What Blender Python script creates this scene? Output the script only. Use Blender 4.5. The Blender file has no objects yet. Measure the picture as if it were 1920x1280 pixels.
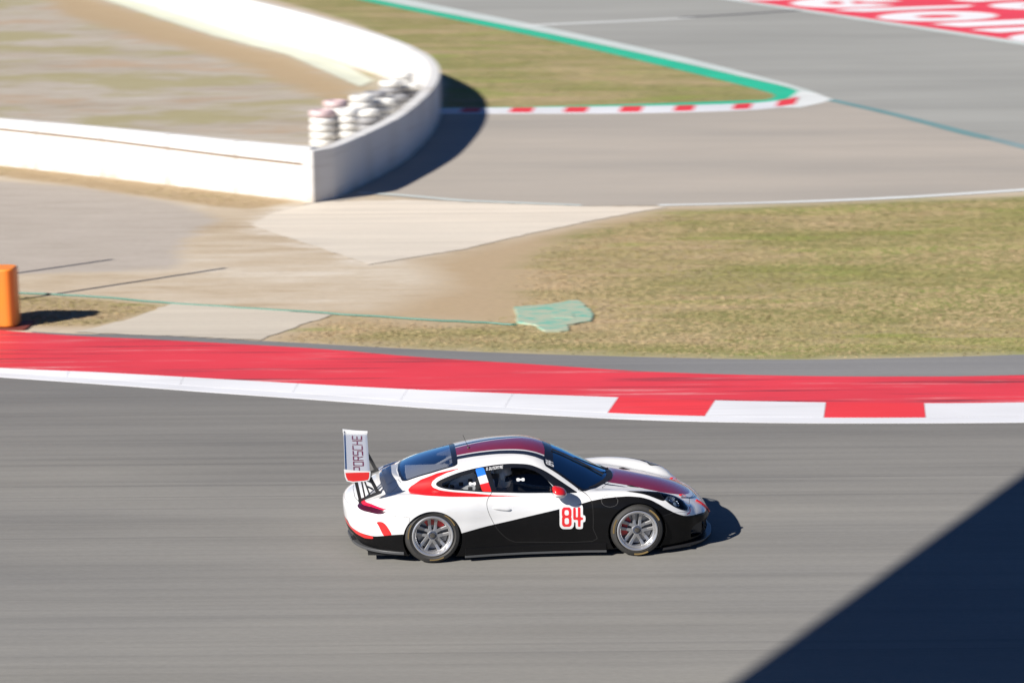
import bpy, bmesh, math, random
import numpy as np
from mathutils import Vector, Matrix
random.seed(7); RNG = np.random.default_rng(7)
scene = bpy.context.scene
COL = scene.collection
R = math.radians
# ------------------------------------------------------------------ camera
CAM_H, PITCH, ROLL, FPX = 8.758, R(12.75), R(-.48), 4400.0
_c, _s = math.cos(PITCH), math.sin(PITCH)
FWD = Vector((0, _c, -_s)); UP0 = Vector((0, _s, _c)); RT0 = Vector((1, 0, 0))
RT = math.cos(ROLL) * RT0 + math.sin(ROLL) * UP0
UP = -math.sin(ROLL) * RT0 + math.cos(ROLL) * UP0
cam = bpy.data.cameras.new('camera')
cam_o = bpy.data.objects.new('camera', cam); COL.objects.link(cam_o)
M = Matrix((RT, UP, -FWD)).transposed().to_4x4(); M.translation = (0, 0, CAM_H)
cam_o.matrix_world = M
cam.sensor_width = 23.5; cam.lens = FPX / 1920 * 23.5
cam.clip_start = .5; cam.clip_end = 6000
cam.dof.use_dof = True; cam.dof.focus_distance = 27.9
cam.dof.aperture_fstop = .8; cam.dof.aperture_ratio = .4
scene.camera = cam_o
# ------------------------------------------------------------------ sky, sun, exposure
SUN_AZ, SUN_EL = R(40), R(33)          # light travels right and away from the camera
world = bpy.data.worlds.new('World'); scene.world = world; world.use_nodes = True
_nt = world.node_tree
_sky = _nt.nodes.new('ShaderNodeTexSky'); _sky.sky_type = 'NISHITA'; _sky.sun_disc = False
_sky.sun_elevation = SUN_EL; _sky.sun_rotation = R(270) - SUN_AZ
_sky.altitude = 100; _sky.air_density = .56; _sky.dust_density = 0; _sky.ozone_density = 10
_nt.links.new(_sky.outputs[0], _nt.nodes['Background'].inputs[0])
_nt.nodes['Background'].inputs[1].default_value = .05
_l = bpy.data.lights.new('sun', 'SUN'); _l.energy = 4.6; _l.angle = R(.53); _l.color = (1, .945, .87)
sun = bpy.data.objects.new('sun', _l); COL.objects.link(sun)
_d = Vector((math.cos(SUN_AZ) * math.cos(SUN_EL), math.sin(SUN_AZ) * math.cos(SUN_EL), -math.sin(SUN_EL)))
sun.rotation_euler = _d.to_track_quat('-Z', 'Y').to_euler(); sun.location = (-20, -15, 25)
vs = scene.view_settings
vs.view_transform = 'Standard'; vs.look = 'None'; vs.gamma = 1; vs.use_curve_mapping = False
vs.exposure = .8
# ------------------------------------------------------------------ helpers
def g(px, py, z=0.0):
    """point of the (flat) ground, or of the level z, seen at a place of the photograph"""
    d = RT * ((px - 960) / FPX) + UP * ((640 - py) / FPX) + FWD
    t = (z - CAM_H) / d.z
    return Vector((d.x * t, d.y * t, z))
def tag(o, label=None, cat=None, group=None, kind=None):
    if label: o['label'] = label
    if cat: o['category'] = cat
    if group: o['group'] = group
    if kind: o['kind'] = kind
    return o
def empty(name, loc=(0, 0, 0), rz=0.0, parent=None):
    o = bpy.data.objects.new(name, None); COL.objects.link(o)
    o.location = loc; o.rotation_euler = (0, 0, rz); o.empty_display_size = .2
    if parent: o.parent = parent
    return o
def link(name, me, parent=None):
    o = bpy.data.objects.new(name, me); COL.objects.link(o)
    if parent: o.parent = parent
    return o
def mesh(name, V, Fc, mats, parent=None, smooth=False, idx=None, normals=None):
    me = bpy.data.meshes.new(name)
    me.from_pydata([tuple(map(float, v)) for v in V], [], [tuple(map(int, f)) for f in Fc])
    if not isinstance(mats, (list, tuple)): mats = [mats]
    for m in mats: me.materials.append(m)
    if idx is not None: me.polygons.foreach_set('material_index', np.array(idx, np.int32))
    if smooth: me.polygons.foreach_set('use_smooth', np.ones(len(me.polygons), bool))
    me.update()
    if normals is not None: me.normals_split_custom_set_from_vertices([tuple(map(float, n)) for n in normals])
    return link(name, me, parent)
class MB:
    """collects simple shapes of one part"""
    def __init__(s): s.bm = bmesh.new()
    def box(s, c, d, rot=None, bevel=0.0):
        r = bmesh.ops.create_cube(s.bm, size=1.0); vs_ = r['verts']
        bmesh.ops.scale(s.bm, vec=d, verts=vs_)
        if bevel:
            es = list({e for v in vs_ for e in v.link_edges})
            b = bmesh.ops.bevel(s.bm, geom=es, offset=bevel, segments=2, affect='EDGES', profile=.5)
            vs_ = list({v for f in b['faces'] for v in f.verts} | {v for v in vs_ if v.is_valid})
        if rot is not None: bmesh.ops.rotate(s.bm, cent=(0, 0, 0), matrix=rot, verts=vs_)
        bmesh.ops.translate(s.bm, vec=c, verts=vs_); return s
    def tube(s, pts, r, n=8, cap=True):
        pts = [Vector(p) for p in pts]; rings = []
        rs = r if isinstance(r, (list, tuple)) else [r] * len(pts)
        for i, p in enumerate(pts):
            t = (pts[min(i + 1, len(pts) - 1)] - pts[max(i - 1, 0)]).normalized()
            u = t.cross(Vector((0, 0, 1)) if abs(t.z) < .9 else Vector((1, 0, 0))).normalized(); v = t.cross(u)
            rings.append([s.bm.verts.new(p + rs[i] * (math.cos(a) * u + math.sin(a) * v)) for a in [2 * math.pi * k / n for k in range(n)]])
        for a, b in zip(rings[:-1], rings[1:]):
            for k in range(n): s.bm.faces.new((a[k], a[(k + 1) % n], b[(k + 1) % n], b[k]))
        if cap:
            s.bm.faces.new(rings[0][::-1]); s.bm.faces.new(rings[-1])
        return s
    def prism(s, poly, a, b, axis='y'):
        """2-D outline swept from a to b along an axis"""
        def P(u, v, w): return {'y': (u, w, v), 'z': (u, v, w), 'x': (w, u, v)}[axis]
        lo = [s.bm.verts.new(P(u, v, a)) for u, v in poly]; hi = [s.bm.verts.new(P(u, v, b)) for u, v in poly]
        n = len(poly)
        s.bm.faces.new(lo[::-1]); s.bm.faces.new(hi)
        for i in range(n): s.bm.faces.new((lo[i], lo[(i + 1) % n], hi[(i + 1) % n], hi[i]))
        return s
    def lathe(s, prof, n=48, axis='y', a0=0.0, a1=2 * math.pi, c=(0, 0, 0)):
        """profile (radius, height along axis)"""
        full = abs(a1 - a0 - 2 * math.pi) < 1e-6; m = n if full else n + 1
        rings = []
        for k in range(m):
            a = a0 + (a1 - a0) * k / n; ca, sa = math.cos(a), math.sin(a)
            rings.append([s.bm.verts.new(Vector(c) + (Vector((r * ca, h, r * sa)) if axis == 'y' else Vector((r * ca, r * sa, h)))) for r, h in prof])
        for k in range(n):
            A, B = rings[k], rings[(k + 1) % m]
            for i in range(len(prof) - 1):
                try: s.bm.faces.new((A[i], A[i + 1], B[i + 1], B[i]))
                except ValueError: pass
        return s
    def build(s, name, mat, parent=None, smooth=False, bevel=0.0, fix=True):
        if fix: bmesh.ops.recalc_face_normals(s.bm, faces=s.bm.faces[:])
        me = bpy.data.meshes.new(name); s.bm.to_mesh(me); s.bm.free()
        me.materials.append(mat)
        if smooth:
            me.polygons.foreach_set('use_smooth', np.ones(len(me.polygons), bool))
            me.set_sharp_from_angle(angle=R(35))
        o = link(name, me, parent)
        if bevel:
            b = o.modifiers.new('bevel', 'BEVEL'); b.width = bevel; b.segments = 2; b.limit_method = 'ANGLE'; b.angle_limit = R(40)
        return o
# ------------------------------------------------------------------ materials
def mat(name, col, rough=.6, metal=0.0, coat=0.0, coat_rough=.03, spec=.5):
    m = bpy.data.materials.new(name); m.use_nodes = True
    b = m.node_tree.nodes['Principled BSDF']
    b.inputs['Base Color'].default_value = (*col, 1); b.inputs['Roughness'].default_value = rough
    b.inputs['Metallic'].default_value = metal; b.inputs['Coat Weight'].default_value = coat
    b.inputs['Coat Roughness'].default_value = coat_rough; b.inputs['Specular IOR Level'].default_value = spec
    return m
class NT:
    """small node-graph writer"""
    def __init__(s, m): s.m = m; s.t = m.node_tree; s.b = s.t.nodes['Principled BSDF']
    def n(s, kind, **kw):
        q = s.t.nodes.new('ShaderNode' + kind)
        for k, v in kw.items(): setattr(q, k, v)
        return q
    def l(s, a, b): s.t.links.new(a, b)
    def coord(s, scale=(1, 1, 1), rotz=0.0, kind='Position'):
        if kind == 'Position': o = s.n('NewGeometry').outputs['Position']
        else: o = s.n('TexCoord').outputs[kind]
        q = s.n('Mapping'); q.inputs['Scale'].default_value = scale; q.inputs['Rotation'].default_value = (0, 0, rotz)
        s.l(o, q.inputs['Vector']); return q.outputs[0]
    def noise(s, co, scale, detail=4.0, rough=.6):
        q = s.n('TexNoise'); q.inputs['Scale'].default_value = scale; q.inputs['Detail'].default_value = detail
        q.inputs['Roughness'].default_value = rough; s.l(co, q.inputs['Vector']); return q.outputs['Fac']
    def ramp(s, v, stops):
        q = s.n('ValToRGB'); e = q.color_ramp.elements
        while len(e) < len(stops): e.new(.5)
        for k, (p, c) in enumerate(stops):
            e[k].position = p; e[k].color = (*c, 1) if isinstance(c, tuple) else (c, c, c, 1)
        s.l(v, q.inputs[0]); return q.outputs[0]
    def mix(s, f, a, b, mode='MIX'):
        q = s.n('MixRGB', blend_type=mode)
        for i, v in enumerate((f, a, b)):
            if isinstance(v, (int, float)): q.inputs[i].default_value = v if i == 0 else (v, v, v, 1)
            elif isinstance(v, tuple): q.inputs[i].default_value = (*v, 1)
            else: s.l(v, q.inputs[i])
        return q.outputs[0]
    def math(s, op, a, b=None, clamp=False):
        q = s.n('Math', operation=op, use_clamp=clamp)
        for i, v in enumerate((a, b)):
            if v is None: continue
            if isinstance(v, (int, float)): q.inputs[i].default_value = v
            else: s.l(v, q.inputs[i])
        return q.outputs[0]
    def attr(s, name): q = s.n('Attribute'); q.attribute_name = name; return q.outputs['Fac']
    def bump(s, h, strength=.3, dist=.01):
        q = s.n('Bump'); q.inputs['Strength'].default_value = strength; q.inputs['Distance'].default_value = dist
        s.l(h, q.inputs['Height']); s.l(q.outputs[0], s.b.inputs['Normal'])
    def color(s, c): s.l(c, s.b.inputs['Base Color'])
    def rough(s, c): s.l(c, s.b.inputs['Roughness'])
def asphalt(name, base, tint=(1, 1, 1), rot=0.0, marks=.5, fine=.12, line=None):
    """worn race asphalt: rubbered streaks along the driving direction, aggregate and patchy ageing"""
    m = mat(name, base, .86); t = NT(m)
    big = t.noise(t.coord((.06, .22, 1), rot), 1.0, 4)
    st = t.noise(t.coord((.045, 4.6, 1), rot), 1.0, 7, .68)
    st2 = t.noise(t.coord((.11, 1.1, 1), rot + .035), 1.0, 4, .6)
    agg = t.noise(t.coord((9, 26, 9), rot), 1.0, 3, .7)
    c = t.ramp(big, [(.3, tuple(v * .88 for v in base)), (.7, tuple(v * 1.1 * k for v, k in zip(base, tint)))])
    c = t.mix(1.0, c, t.ramp(st, [(.32, 1 - marks * .34), (.52, 1.0), (.75, 1.0 + marks * .10)]), 'MULTIPLY')
    c = t.mix(1.0, c, t.ramp(st2, [(.3, 1 - marks * .22), (.55, 1.02)]), 'MULTIPLY')
    c = t.mix(1.0, c, t.ramp(agg, [(.25, 1 - fine), (.75, 1 + fine)]), 'MULTIPLY')
    if line:      # rubber laid down on the driving line, strongest towards the kerb
        sp = t.n('SeparateXYZ'); t.l(t.n('NewGeometry').outputs['Position'], sp.inputs[0])
        mr_ = t.n('MapRange'); mr_.inputs[1].default_value, mr_.inputs[2].default_value = line; t.l(sp.outputs[1], mr_.inputs[0])
        lf = t.math('MULTIPLY', mr_.outputs[0], t.ramp(st2, [(.3, 1.0), (.75, .55)]))
        c = t.mix(lf, c, t.mix(1.0, c, (.70, .70, .715), 'MULTIPLY'))
        sk = t.noise(t.coord((.03, 9, 1), rot - .02), 1.0, 3, .5)
        c = t.mix(t.math('MULTIPLY', t.ramp(sk, [(.60, 0.0), (.70, .5)]), t.ramp(big, [(.4, .2), (.6, 1.0)])), c, (.075, .073, .075))
    t.color(c); t.rough(t.ramp(st, [(.3, .74), (.7, .92)])); t.bump(agg, .25, .006)
    return m
def paint(name, col, wear=(.3, .29, .28), amount=.45, streak=(.35, 5, 1), scale=1.0, dark=None, rough=.6):
    """road paint with scuffs and rubber marks"""
    m = mat(name, col, rough); t = NT(m)
    n1 = t.noise(t.coord(streak), scale, 5, .65); n2 = t.noise(t.coord((6, 14, 6)), 1.0, 4, .7); n3 = t.noise(t.coord((.25, .6, 1)), 1.0, 3)
    c = t.ramp(n3, [(.3, tuple(v * .9 for v in col)), (.7, tuple(min(v * 1.06, .92) for v in col))])
    f = t.math('MULTIPLY', t.ramp(n1, [(.57, 0.0), (.72, 1.0)]), t.ramp(n2, [(.3, .3), (.7, 1.0)]))
    c = t.mix(t.math('MULTIPLY', f, amount), c, wear)
    if dark:
        d = t.noise(t.coord((.16, 4.5, 1), .02), 1.3, 4, .6)
        c = t.mix(t.math('MULTIPLY', t.ramp(d, [(.55, 0.0), (.68, 1.0)]), dark), c, (.03, .028, .03))
    t.color(c); t.bump(n2, .2, .004); return m
MT = {}
MT['track'] = asphalt('track_asphalt', (.226, .222, .210), (1.04, 1.02, .97), 0.0, .40, .07, (25.0, 33.5))
MT['runoff'] = asphalt('runoff_asphalt', (.355, .325, .285), (1.03, 1, .97), .12, .10, .08)
MT['far_track'] = asphalt('far_asphalt', (.295, .295, .272), (1, 1.0, 1.0), -.35, .16, .06)
MT['strip'] = asphalt('strip_asphalt', (.19, .19, .19), (1, 1, 1), 0.0, .4, .08)
MT['concrete'] = asphalt('concrete_slab', (.62, .565, .48), (1.04, 1.01, .98), .2, .5, .09)
MT['pad'] = asphalt('concrete_pad', (.50, .455, .38), (1.02, 1, .98), .2, .3, .07)
MT['red'] = paint('kerb_red', (.66, .042, .058), (.68, .45, .44), .7, streak=(.22, 4, 1), dark=.75)
MT['kwhite'] = paint('kerb_white', (.66, .67, .70), (.5, .5, .5), .25, dark=.10)
MT['kred'] = paint('kerb_block_red', (.70, .04, .05), (.5, .3, .3), .25, dark=.2)
MT['red_area'] = paint('runoff_red', (.74, .05, .075), (.6, .3, .3), .2)
MT['letter'] = paint('letter_white', (.80, .79, .80), (.7, .5, .5), .3)
MT['green'] = paint('border_green', (.02, .46, .27), (.25, .45, .35), .35)
MT['line'] = paint('line_white', (.66, .68, .66), (.35, .33, .31), .7)
MT['faded'] = paint('faded_white', (.55, .60, .57), (.33, .33, .32), .8)
MT['teal'] = paint('faded_teal', (.15, .27, .27), (.3, .31, .3), .7)
MT['teal2'] = paint('fainter_teal', (.22, .30, .30), (.3, .3, .29), .95, streak=(.8, 3, 1))
MT['seam'] = mat('dark_seam', (.10, .10, .105), .9)
# ------------------------------------------------------------------ ground
def seg_sdf(pts):
    """signed distance (negative inside) to a closed outline"""
    A = np.array(pts, float); B = np.roll(A, -1, 0)
    def f(u, v):
        u = np.asarray(u, float); v = np.asarray(v, float)
        d2 = np.full(u.shape, 1e9); ins = np.zeros(u.shape, bool)
        for (x0, y0), (x1, y1) in zip(A, B):
            dx, dy = x1 - x0, y1 - y0; L = dx * dx + dy * dy + 1e-12
            t = np.clip(((u - x0) * dx + (v - y0) * dy) / L, 0, 1)
            d2 = np.minimum(d2, (u - x0 - t * dx) ** 2 + (v - y0 - t * dy) ** 2)
            c = (y0 > v) != (y1 > v)
            ins ^= c & (u < dx * (v - y0) / (dy if abs(dy) > 1e-12 else 1e-12) + x0)
        return np.where(ins, -1, 1) * np.sqrt(d2)
    return f
def gpoly(px): return [g(x, y).to_2d() for x, y in px]
GRASS = [[(980, 480), (1080, 437), (1240, 396), (1600, 379), (1920, 368), (2600, 330), (2600, 640), (1920, 667), (1500, 676), (1300, 674), (780, 657), (480, 642), (620, 588), (860, 606), (960, 590), (960, 530)],
         [(480, -70), (700, 0), (1100, 80), (1480, 176), (1430, 191), (828, 206), (834, 150), (800, 100), (650, 38), (300, -60)],
         [(28, 552), (180, 560), (330, 573), (240, 598), (170, 614), (40, 612), (-200, 600), (-200, 545)]]
GRAVEL = [[(-700, 160), (0, 226), (580, 272), (760, 215), (800, 150), (640, 112), (400, 46), (200, -20), (-100, -120), (-900, -60)]]
DRY = [[(-400, 285), (0, 308), (190, 333), (430, 362), (560, 378), (470, 392), (400, 388), (300, 372), (120, 345), (0, 331), (-400, 308)],
       [(190, 2), (300, 38), (400, 70), (540, 106), (676, 166), (650, 200), (560, 170), (420, 112), (300, 80), (120, 30), (60, -30)]]
ROAD = [[(-700, 300), (0, 340), (150, 350), (330, 380), (420, 410), (340, 450), (330, 505), (0, 515), (-700, 480)]]
def ground_mesh():
    xs = np.concatenate([[-1500, -400, -120], np.arange(-46, 46.01, .45), [120, 400, 1500]])
    ys = np.concatenate([[-400, -60], np.arange(28, 48, .35), np.arange(48, 130, .6), [200, 500, 4000]])
    X, Y = np.meshgrid(xs, ys, indexing='ij'); nx, ny = X.shape
    V = np.stack([X.ravel(), Y.ravel(), np.zeros(X.size)], -1)
    i = np.arange(nx * ny).reshape(nx, ny)
    Fc = np.stack([i[:-1, :-1], i[1:, :-1], i[1:, 1:], i[:-1, 1:]], -1).reshape(-1, 4)
    u, v = V[:, 0], V[:, 1]
    def field(polys, soft):
        d = np.min([seg_sdf(gpoly(p))(u, v) for p in polys], 0)
        return np.clip(.5 - d / soft, 0, 1)
    A = {'grass': np.maximum(field(GRASS[:1], 3.2), field(GRASS[1:], 1.2)), 'gravel': field(GRAVEL, 1.5), 'dry': np.maximum(field(DRY[:1], .9), field(DRY[1:], 3.5)), 'road': field(ROAD, 1.6), 'pale': .72 * field([[(440, 428), (490, 395), (600, 376), (760, 376), (1100, 386), (1300, 384), (1200, 402), (1010, 440), (880, 474), (690, 506), (590, 474)]], 1.6), 'turf': field([[(800, 490), (1010, 437), (1240, 392), (1300, 391), (1300, 600), (860, 606), (700, 596), (840, 540)]], 4.0)}
    A['lush'] = np.clip((u - (-1.2)) / 7.5, 0, 1) * (v < 60) + (v >= 60) * .8; A['lush'] = np.maximum(A['lush'], np.clip((40.5 - v) / 2.5, 0, 1) * (v < 45) * .8)
    A['grass'] = np.where((np.abs(u) > 47) | (v > 131) | (v < 28), .8, A['grass'])
    return V, Fc, A
m = mat('verge', (.3, .25, .17), .95); t = NT(m)
n_big = t.noise(t.coord((.10, .35, 1)), 1.0, 5, .6); n_mid = t.noise(t.coord((.5, 2.0, 1)), 1.0, 5, .65); n_fin = t.noise(t.coord((7, 16, 6)), 1.0, 4, .75)
n_pat = t.noise(t.coord((.17, .50, 1), .1), 1.0, 6, .64)
lush = t.math('MULTIPLY', t.math('SUBTRACT', t.attr('lush'), .55), .22)
grassc = t.mix(t.ramp(t.math('ADD', t.math('ADD', t.math('MULTIPLY', n_pat, .72), t.math('MULTIPLY', n_mid, .28)), lush), [(.42, 0.0), (.60, 1.0)]), (.39, .295, .172), (.22, .21, .07))
dirtc = t.ramp(t.math('ADD', t.math('MULTIPLY', n_big, .5), t.math('MULTIPLY', n_mid, .5)), [(.36, (.37, .285, .185)), (.46, (.46, .375, .27)), (.56, (.51, .435, .335)), (.66, (.60, .54, .45))])
n_grv = t.noise(t.coord((.45, 2.4, 1), .12), 1.0, 7, .74); n_gr2 = t.noise(t.coord((.16, .20, 1), .3), 1.0, 6, .66)
gravc = t.ramp(t.math('ADD', t.math('MULTIPLY', n_big, .35), t.math('MULTIPLY', n_grv, .65)), [(.34, (.26, .205, .145)), (.45, (.355, .305, .24)), (.55, (.41, .365, .305)), (.66, (.48, .44, .385))])
gravc = t.mix(t.ramp(n_gr2, [(.50, 0.0), (.60, .8)]), gravc, (.31, .275, .13))
gravc = t.mix(t.ramp(n_gr2, [(.36, .75), (.46, 0.0)]), gravc, (.39, .275, .175))
roadc = t.ramp(n_mid, [(.3, (.36, .315, .265)), (.7, (.43, .38, .33))])
def soft(a, k=.55):
    return t.ramp(t.math('ADD', t.attr(a), t.math('MULTIPLY', t.math('SUBTRACT', t.math('ADD', t.math('MULTIPLY', n_mid, .6), t.math('MULTIPLY', n_fin, .4)), .5), k * 2)), [(.36, 0.0), (.64, 1.0)])
c = t.mix(soft('road'), dirtc, roadc)
c = t.mix(soft('pale', .8), c, t.ramp(n_mid, [(.3, (.46, .40, .32)), (.7, (.62, .56, .48))]))
c = t.mix(soft('gravel', .2), c, gravc)
c = t.mix(soft('turf', .3), c, (.395, .295, .18))
grassc = t.mix(t.ramp(t.math('ADD', t.noise(t.coord((.22, .9, 1), .05), 1.0, 4, .6), t.math('MULTIPLY', lush, .5)), [(.56, 0.0), (.68, .85)]), grassc, (.225, .265, .055))
c = t.mix(soft('grass', .35), c, grassc)
c = t.mix(soft('dry', .75), c, t.mix(n_mid, (.33, .235, .125), (.43, .325, .20)))
c = t.mix(1.0, c, t.ramp(n_fin, [(.25, .84), (.75, 1.12)]), 'MULTIPLY')
t.color(c); t.bump(t.math('ADD', n_fin, t.math('MULTIPLY', n_mid, 2.0)), .4, .02)
MT['verge'] = m
V, Fc, A = ground_mesh()
ground = mesh('ground', V, Fc, MT['verge'])
for k, a in A.items():
    at_ = ground.data.attributes.new(k, 'FLOAT', 'POINT'); at_.data.foreach_set('value', a.astype(np.float32))
tag(ground, 'dry verge of tan dirt, gravel and patchy grass', kind='structure')

def crom(P, n=8):
    """smooth curve through pixel points"""
    P = [Vector(p) for p in P]; out = []
    for i in range(len(P) - 1):
        a, b, c_, d = P[max(i - 1, 0)], P[i], P[i + 1], P[min(i + 2, len(P) - 1)]
        for k in range(n):
            q = k / n
            out.append(.5 * ((2 * b) + (c_ - a) * q + (2 * a - 5 * b + 4 * c_ - d) * q * q + (3 * b - a - 3 * c_ + d) * q ** 3))
    return out + [P[-1]]
def wobble(pts, amp):
    out = []
    for i, p in enumerate(pts):
        q = pts[(i + 1) % len(pts)]; n = max(1, int((q - p).length / .14))
        for k in range(n):
            r = p.lerp(q, k / n); out.append(Vector((r.x + random.uniform(-amp, amp), r.y + random.uniform(-amp, amp) * 1.2)))
    return out
def sheet(name, px, z, m, parent=None, kind='structure', world=None, smooth=0, rag=0.0):
    pts = [p for p in (crom(px, smooth) if smooth else [Vector(q) for q in px])]
    pts = [g(p.x, p.y).to_2d() for p in pts] + ([Vector(w) for w in world] if world else [])
    if rag: pts = wobble(pts, rag)
    o = mesh(name, [(p.x, p.y, z) for p in pts], [range(len(pts))], m, parent)
    if o.data.polygons[0].normal.z < 0: o.data.flip_normals()
    if kind and not parent: o['kind'] = kind
    return o
def strip(name, a, b, za, zb, m, parent=None, kind='structure', n=8, base=None):
    """band between two pixel curves with the same number of points; base closes it down to the ground as a solid"""
    A_, B_ = crom(a, n), crom(b, n); V_ = []; F_ = []
    for p, q in zip(A_, B_):
        P, Q = g(p.x, p.y), g(q.x, q.y); V_ += [(P.x, P.y, za), (Q.x, Q.y, zb)]
        if base is not None: V_ += [(P.x, P.y, base), (Q.x, Q.y, base)]
    k = 2 if base is None else 4
    for i in range(len(A_) - 1):
        o_, p_ = i * k, (i + 1) * k
        F_.append((o_ + 1, p_ + 1, p_, o_))
        if base is not None: F_ += [(o_ + 3, p_ + 3, p_ + 1, o_ + 1), (o_, p_, p_ + 2, o_ + 2)]
    if base is not None:
        e = (len(A_) - 1) * k; F_ += [(0, 2, 3, 1), (e + 1, e + 3, e + 2, e)]
    o = mesh(name, V_, F_, m, parent)
    if kind and not parent: o['kind'] = kind
    return o
# near track
EDGE = [(-700, 652), (-300, 685), (0, 707), (200, 721), (400, 736), (600, 750), (800, 765), (1000, 777), (1200, 787), (1400, 792), (1600, 793.5), (1920, 792), (2300, 785), (2900, 760)]
track = sheet('track', EDGE, .004, MT['track'], smooth=8, world=[(60, 30), (60, -60), (-60, -60), (-60, 42)])
tag(track, 'grey rubber streaked race track asphalt under the car', kind='structure')
# kerb: edge line, blocks, red band
LINE_UP = [(x, y - d) for (x, y), d in zip(EDGE, (5, 6, 7, 8, 8, 9, 9, 9, 9, 9, 9, 9, 9, 9))]
TOP = [(-700, 648), (-300, 675), (0, 695), (200, 704), (500, 721), (700, 732), (900, 741), (1150, 750), (1340, 756), (1550, 760), (1740, 761.5), (1920, 760), (2300, 754), (2900, 733)]
REDTOP = [(-700, 560), (-300, 597), (0, 622), (150, 633), (300, 640), (600, 657), (780, 672), (1000, 686), (1200, 699), (1400, 706), (1600, 709), (1750, 708.5), (1920, 706), (2900, 680)]
def yat(C, x):
    P = crom(C, 12); xs = [p.x for p in P]; return float(np.interp(x, xs, [p.y for p in P]))
kerb = empty('kerb', tuple(g(960, 760))); tag(kerb, 'low red and white kerb along the track edge', kind='structure')
def kid(o): o.matrix_parent_inverse = Matrix.Translation(-Vector(o.parent.location)); return o
xsl = list(np.linspace(-700, 2900, 46))
kid(strip('edge_line', [(x, yat(LINE_UP, x)) for x in xsl], [(x, yat(EDGE, x) + .4) for x in xsl], .016, .012, MT['kwhite'], kerb, n=2, base=0))
BL = [(-700, -700, 0), (-380, -380, 0), (-90, -90, 0), (130, 126, 0), (345, 338, 0), (560, 549, 0), (765, 751, 0), (963, 947, 0), (1160, 1140, 1), (1341, 1322, 0), (1549, 1545, 1), (1733, 1736, 0), (1925, 1935, 1), (2110, 2125, 0), (2310, 2330, 1), (2500, 2525, 0), (2900, 2930, 0)]
for (t0, b0, red), (t1, b1, _) in zip(BL[:-1], BL[1:]):
    n = 7; T = [(t0 + (t1 - t0 - .8) * k / (n - 1)) for k in range(n)]; B_ = [(b0 + (b1 - b0 - .8) * k / (n - 1)) for k in range(n)]
    kid(strip('kerb_block', [(x, yat(TOP, x)) for x in T], [(x, yat(LINE_UP, x) - .2) for x in B_], .05, .018, MT['kred'] if red else MT['kwhite'], kerb, n=1, base=0))
rb = kid(strip('red_band', [(x, yat(REDTOP, x)) for x in xsl], [(x, yat(TOP, x) - .3) for x in xsl], .03, .042, MT['red'], kerb, n=2, base=0))
GREYTOP = [(-200, 600), (60, 622), (150, 626.5), (260, 628), (500, 640), (780, 655), (1000, 664), (1300, 672), (1500, 674.5), (1700, 671), (1920, 665), (2900, 630)]
xs2 = list(np.linspace(60, 2900, 36))
tag(strip('service_strip', [(x, yat(GREYTOP, x)) for x in xs2], [(x, yat(REDTOP, x) + 2) for x in xs2], .006, .006, MT['strip'], n=2), 'narrow grey asphalt strip behind the red kerb', kind='structure')
# pads and slabs
tag(sheet('concrete_pad', [(322, 570), (480, 579), (625, 591), (565, 610), (488, 638), (300, 630), (140, 624), (240, 600)], .012, MT['pad'], rag=.03), 'pale concrete pad behind the kerb on the left', kind='structure')
tag(sheet('concrete_slab', [(470, 424), (505, 402), (600, 380), (760, 376), (1100, 388), (1250, 389), (1150, 407), (1000, 437), (870, 468), (690, 497), (600, 466)], .012, MT['concrete'], rag=.03), 'pale concrete slab wedge beside the white wall end', kind='structure')
# run-off and far track
ro = tag(sheet('runoff_road', [(560, 392), (700, 366), (850, 379), (1100, 387), (1240, 386), (1600, 374), (1920, 357), (2130, 344), (2200, 343), (1920, 277), (1558, 189), (1500, 200), (1300, 208), (830, 212), (800, 190), (700, 262), (590, 372)], .008, MT['runoff']), 'brownish grey run-off asphalt behind the grass verge', kind='structure')
ft = tag(sheet('far_track', [(100, -150), (700, -2), (1100, 78), (1490, 166), (1558, 188), (1920, 276), (2900, 520), (2900, 230), (1920, 84), (1370, 0), (600, -120)], .010, MT['far_track']), 'light grey far stretch of the race track', kind='structure')
# red run-off with letters
ra = tag(sheet('red_runoff', [(700, -102), (1370, -1), (1920, 80), (2900, 225), (2900, -20), (1920, -120), (1000, -200)], .013, MT['red_area']), 'red painted run-off area with white lettering', kind='structure')
sheet('border_line', [(700, -106), (1370, -2), (1920, 79), (2900, 224), (2900, 231), (1920, 85.5), (1370, 2), (700, -103)], .0165, MT['faded'], ra)
def ZL(P): return [(1380 + x / 3.5556, y / 3.5556) for x, y in P]
def ell(cx, cy, a, b, a0=0, a1=360, n=36, sk=0.0): return [(cx + a * math.cos(R(a0 + (a1 - a0) * k / n)), cy + b * math.sin(R(a0 + (a1 - a0) * k / n)) + sk * a * math.cos(R(a0 + (a1 - a0) * k / n))) for k in range(n + 1)]
def letter(polys):
    V_, F_, Zs = [], [], []
    for kk, P in enumerate(polys):
        Zs += [.017 + .004 * kk] * ((2 * len(P[0])) if isinstance(P, tuple) else len(P))
        if isinstance(P, tuple):
            O, I = P
            n0 = len(V_)
            for p, q in zip(O, I): V_ += [g(*p, .0), g(*q, .0)]
            for k in range(len(O) - 1): F_.append((n0 + 2 * k, n0 + 2 * k + 2, n0 + 2 * k + 3, n0 + 2 * k + 1))
        else:
            n0 = len(V_); V_ += [g(*p) for p in P]; F_.append(tuple(range(n0, n0 + len(P))))
    o = mesh('letter', [(v.x, v.y, zz) for v, zz in zip(V_, Zs)], F_, MT['letter'], ra)
    for p in o.data.polygons:
        if p.normal.z < 0: p.flip()
    return o
letter([(ZL(ell(1345, 113, 400, 33, sk=-.012)), ZL(ell(1345, 113, 148, 11, sk=-.012)))])                     # o
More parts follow.
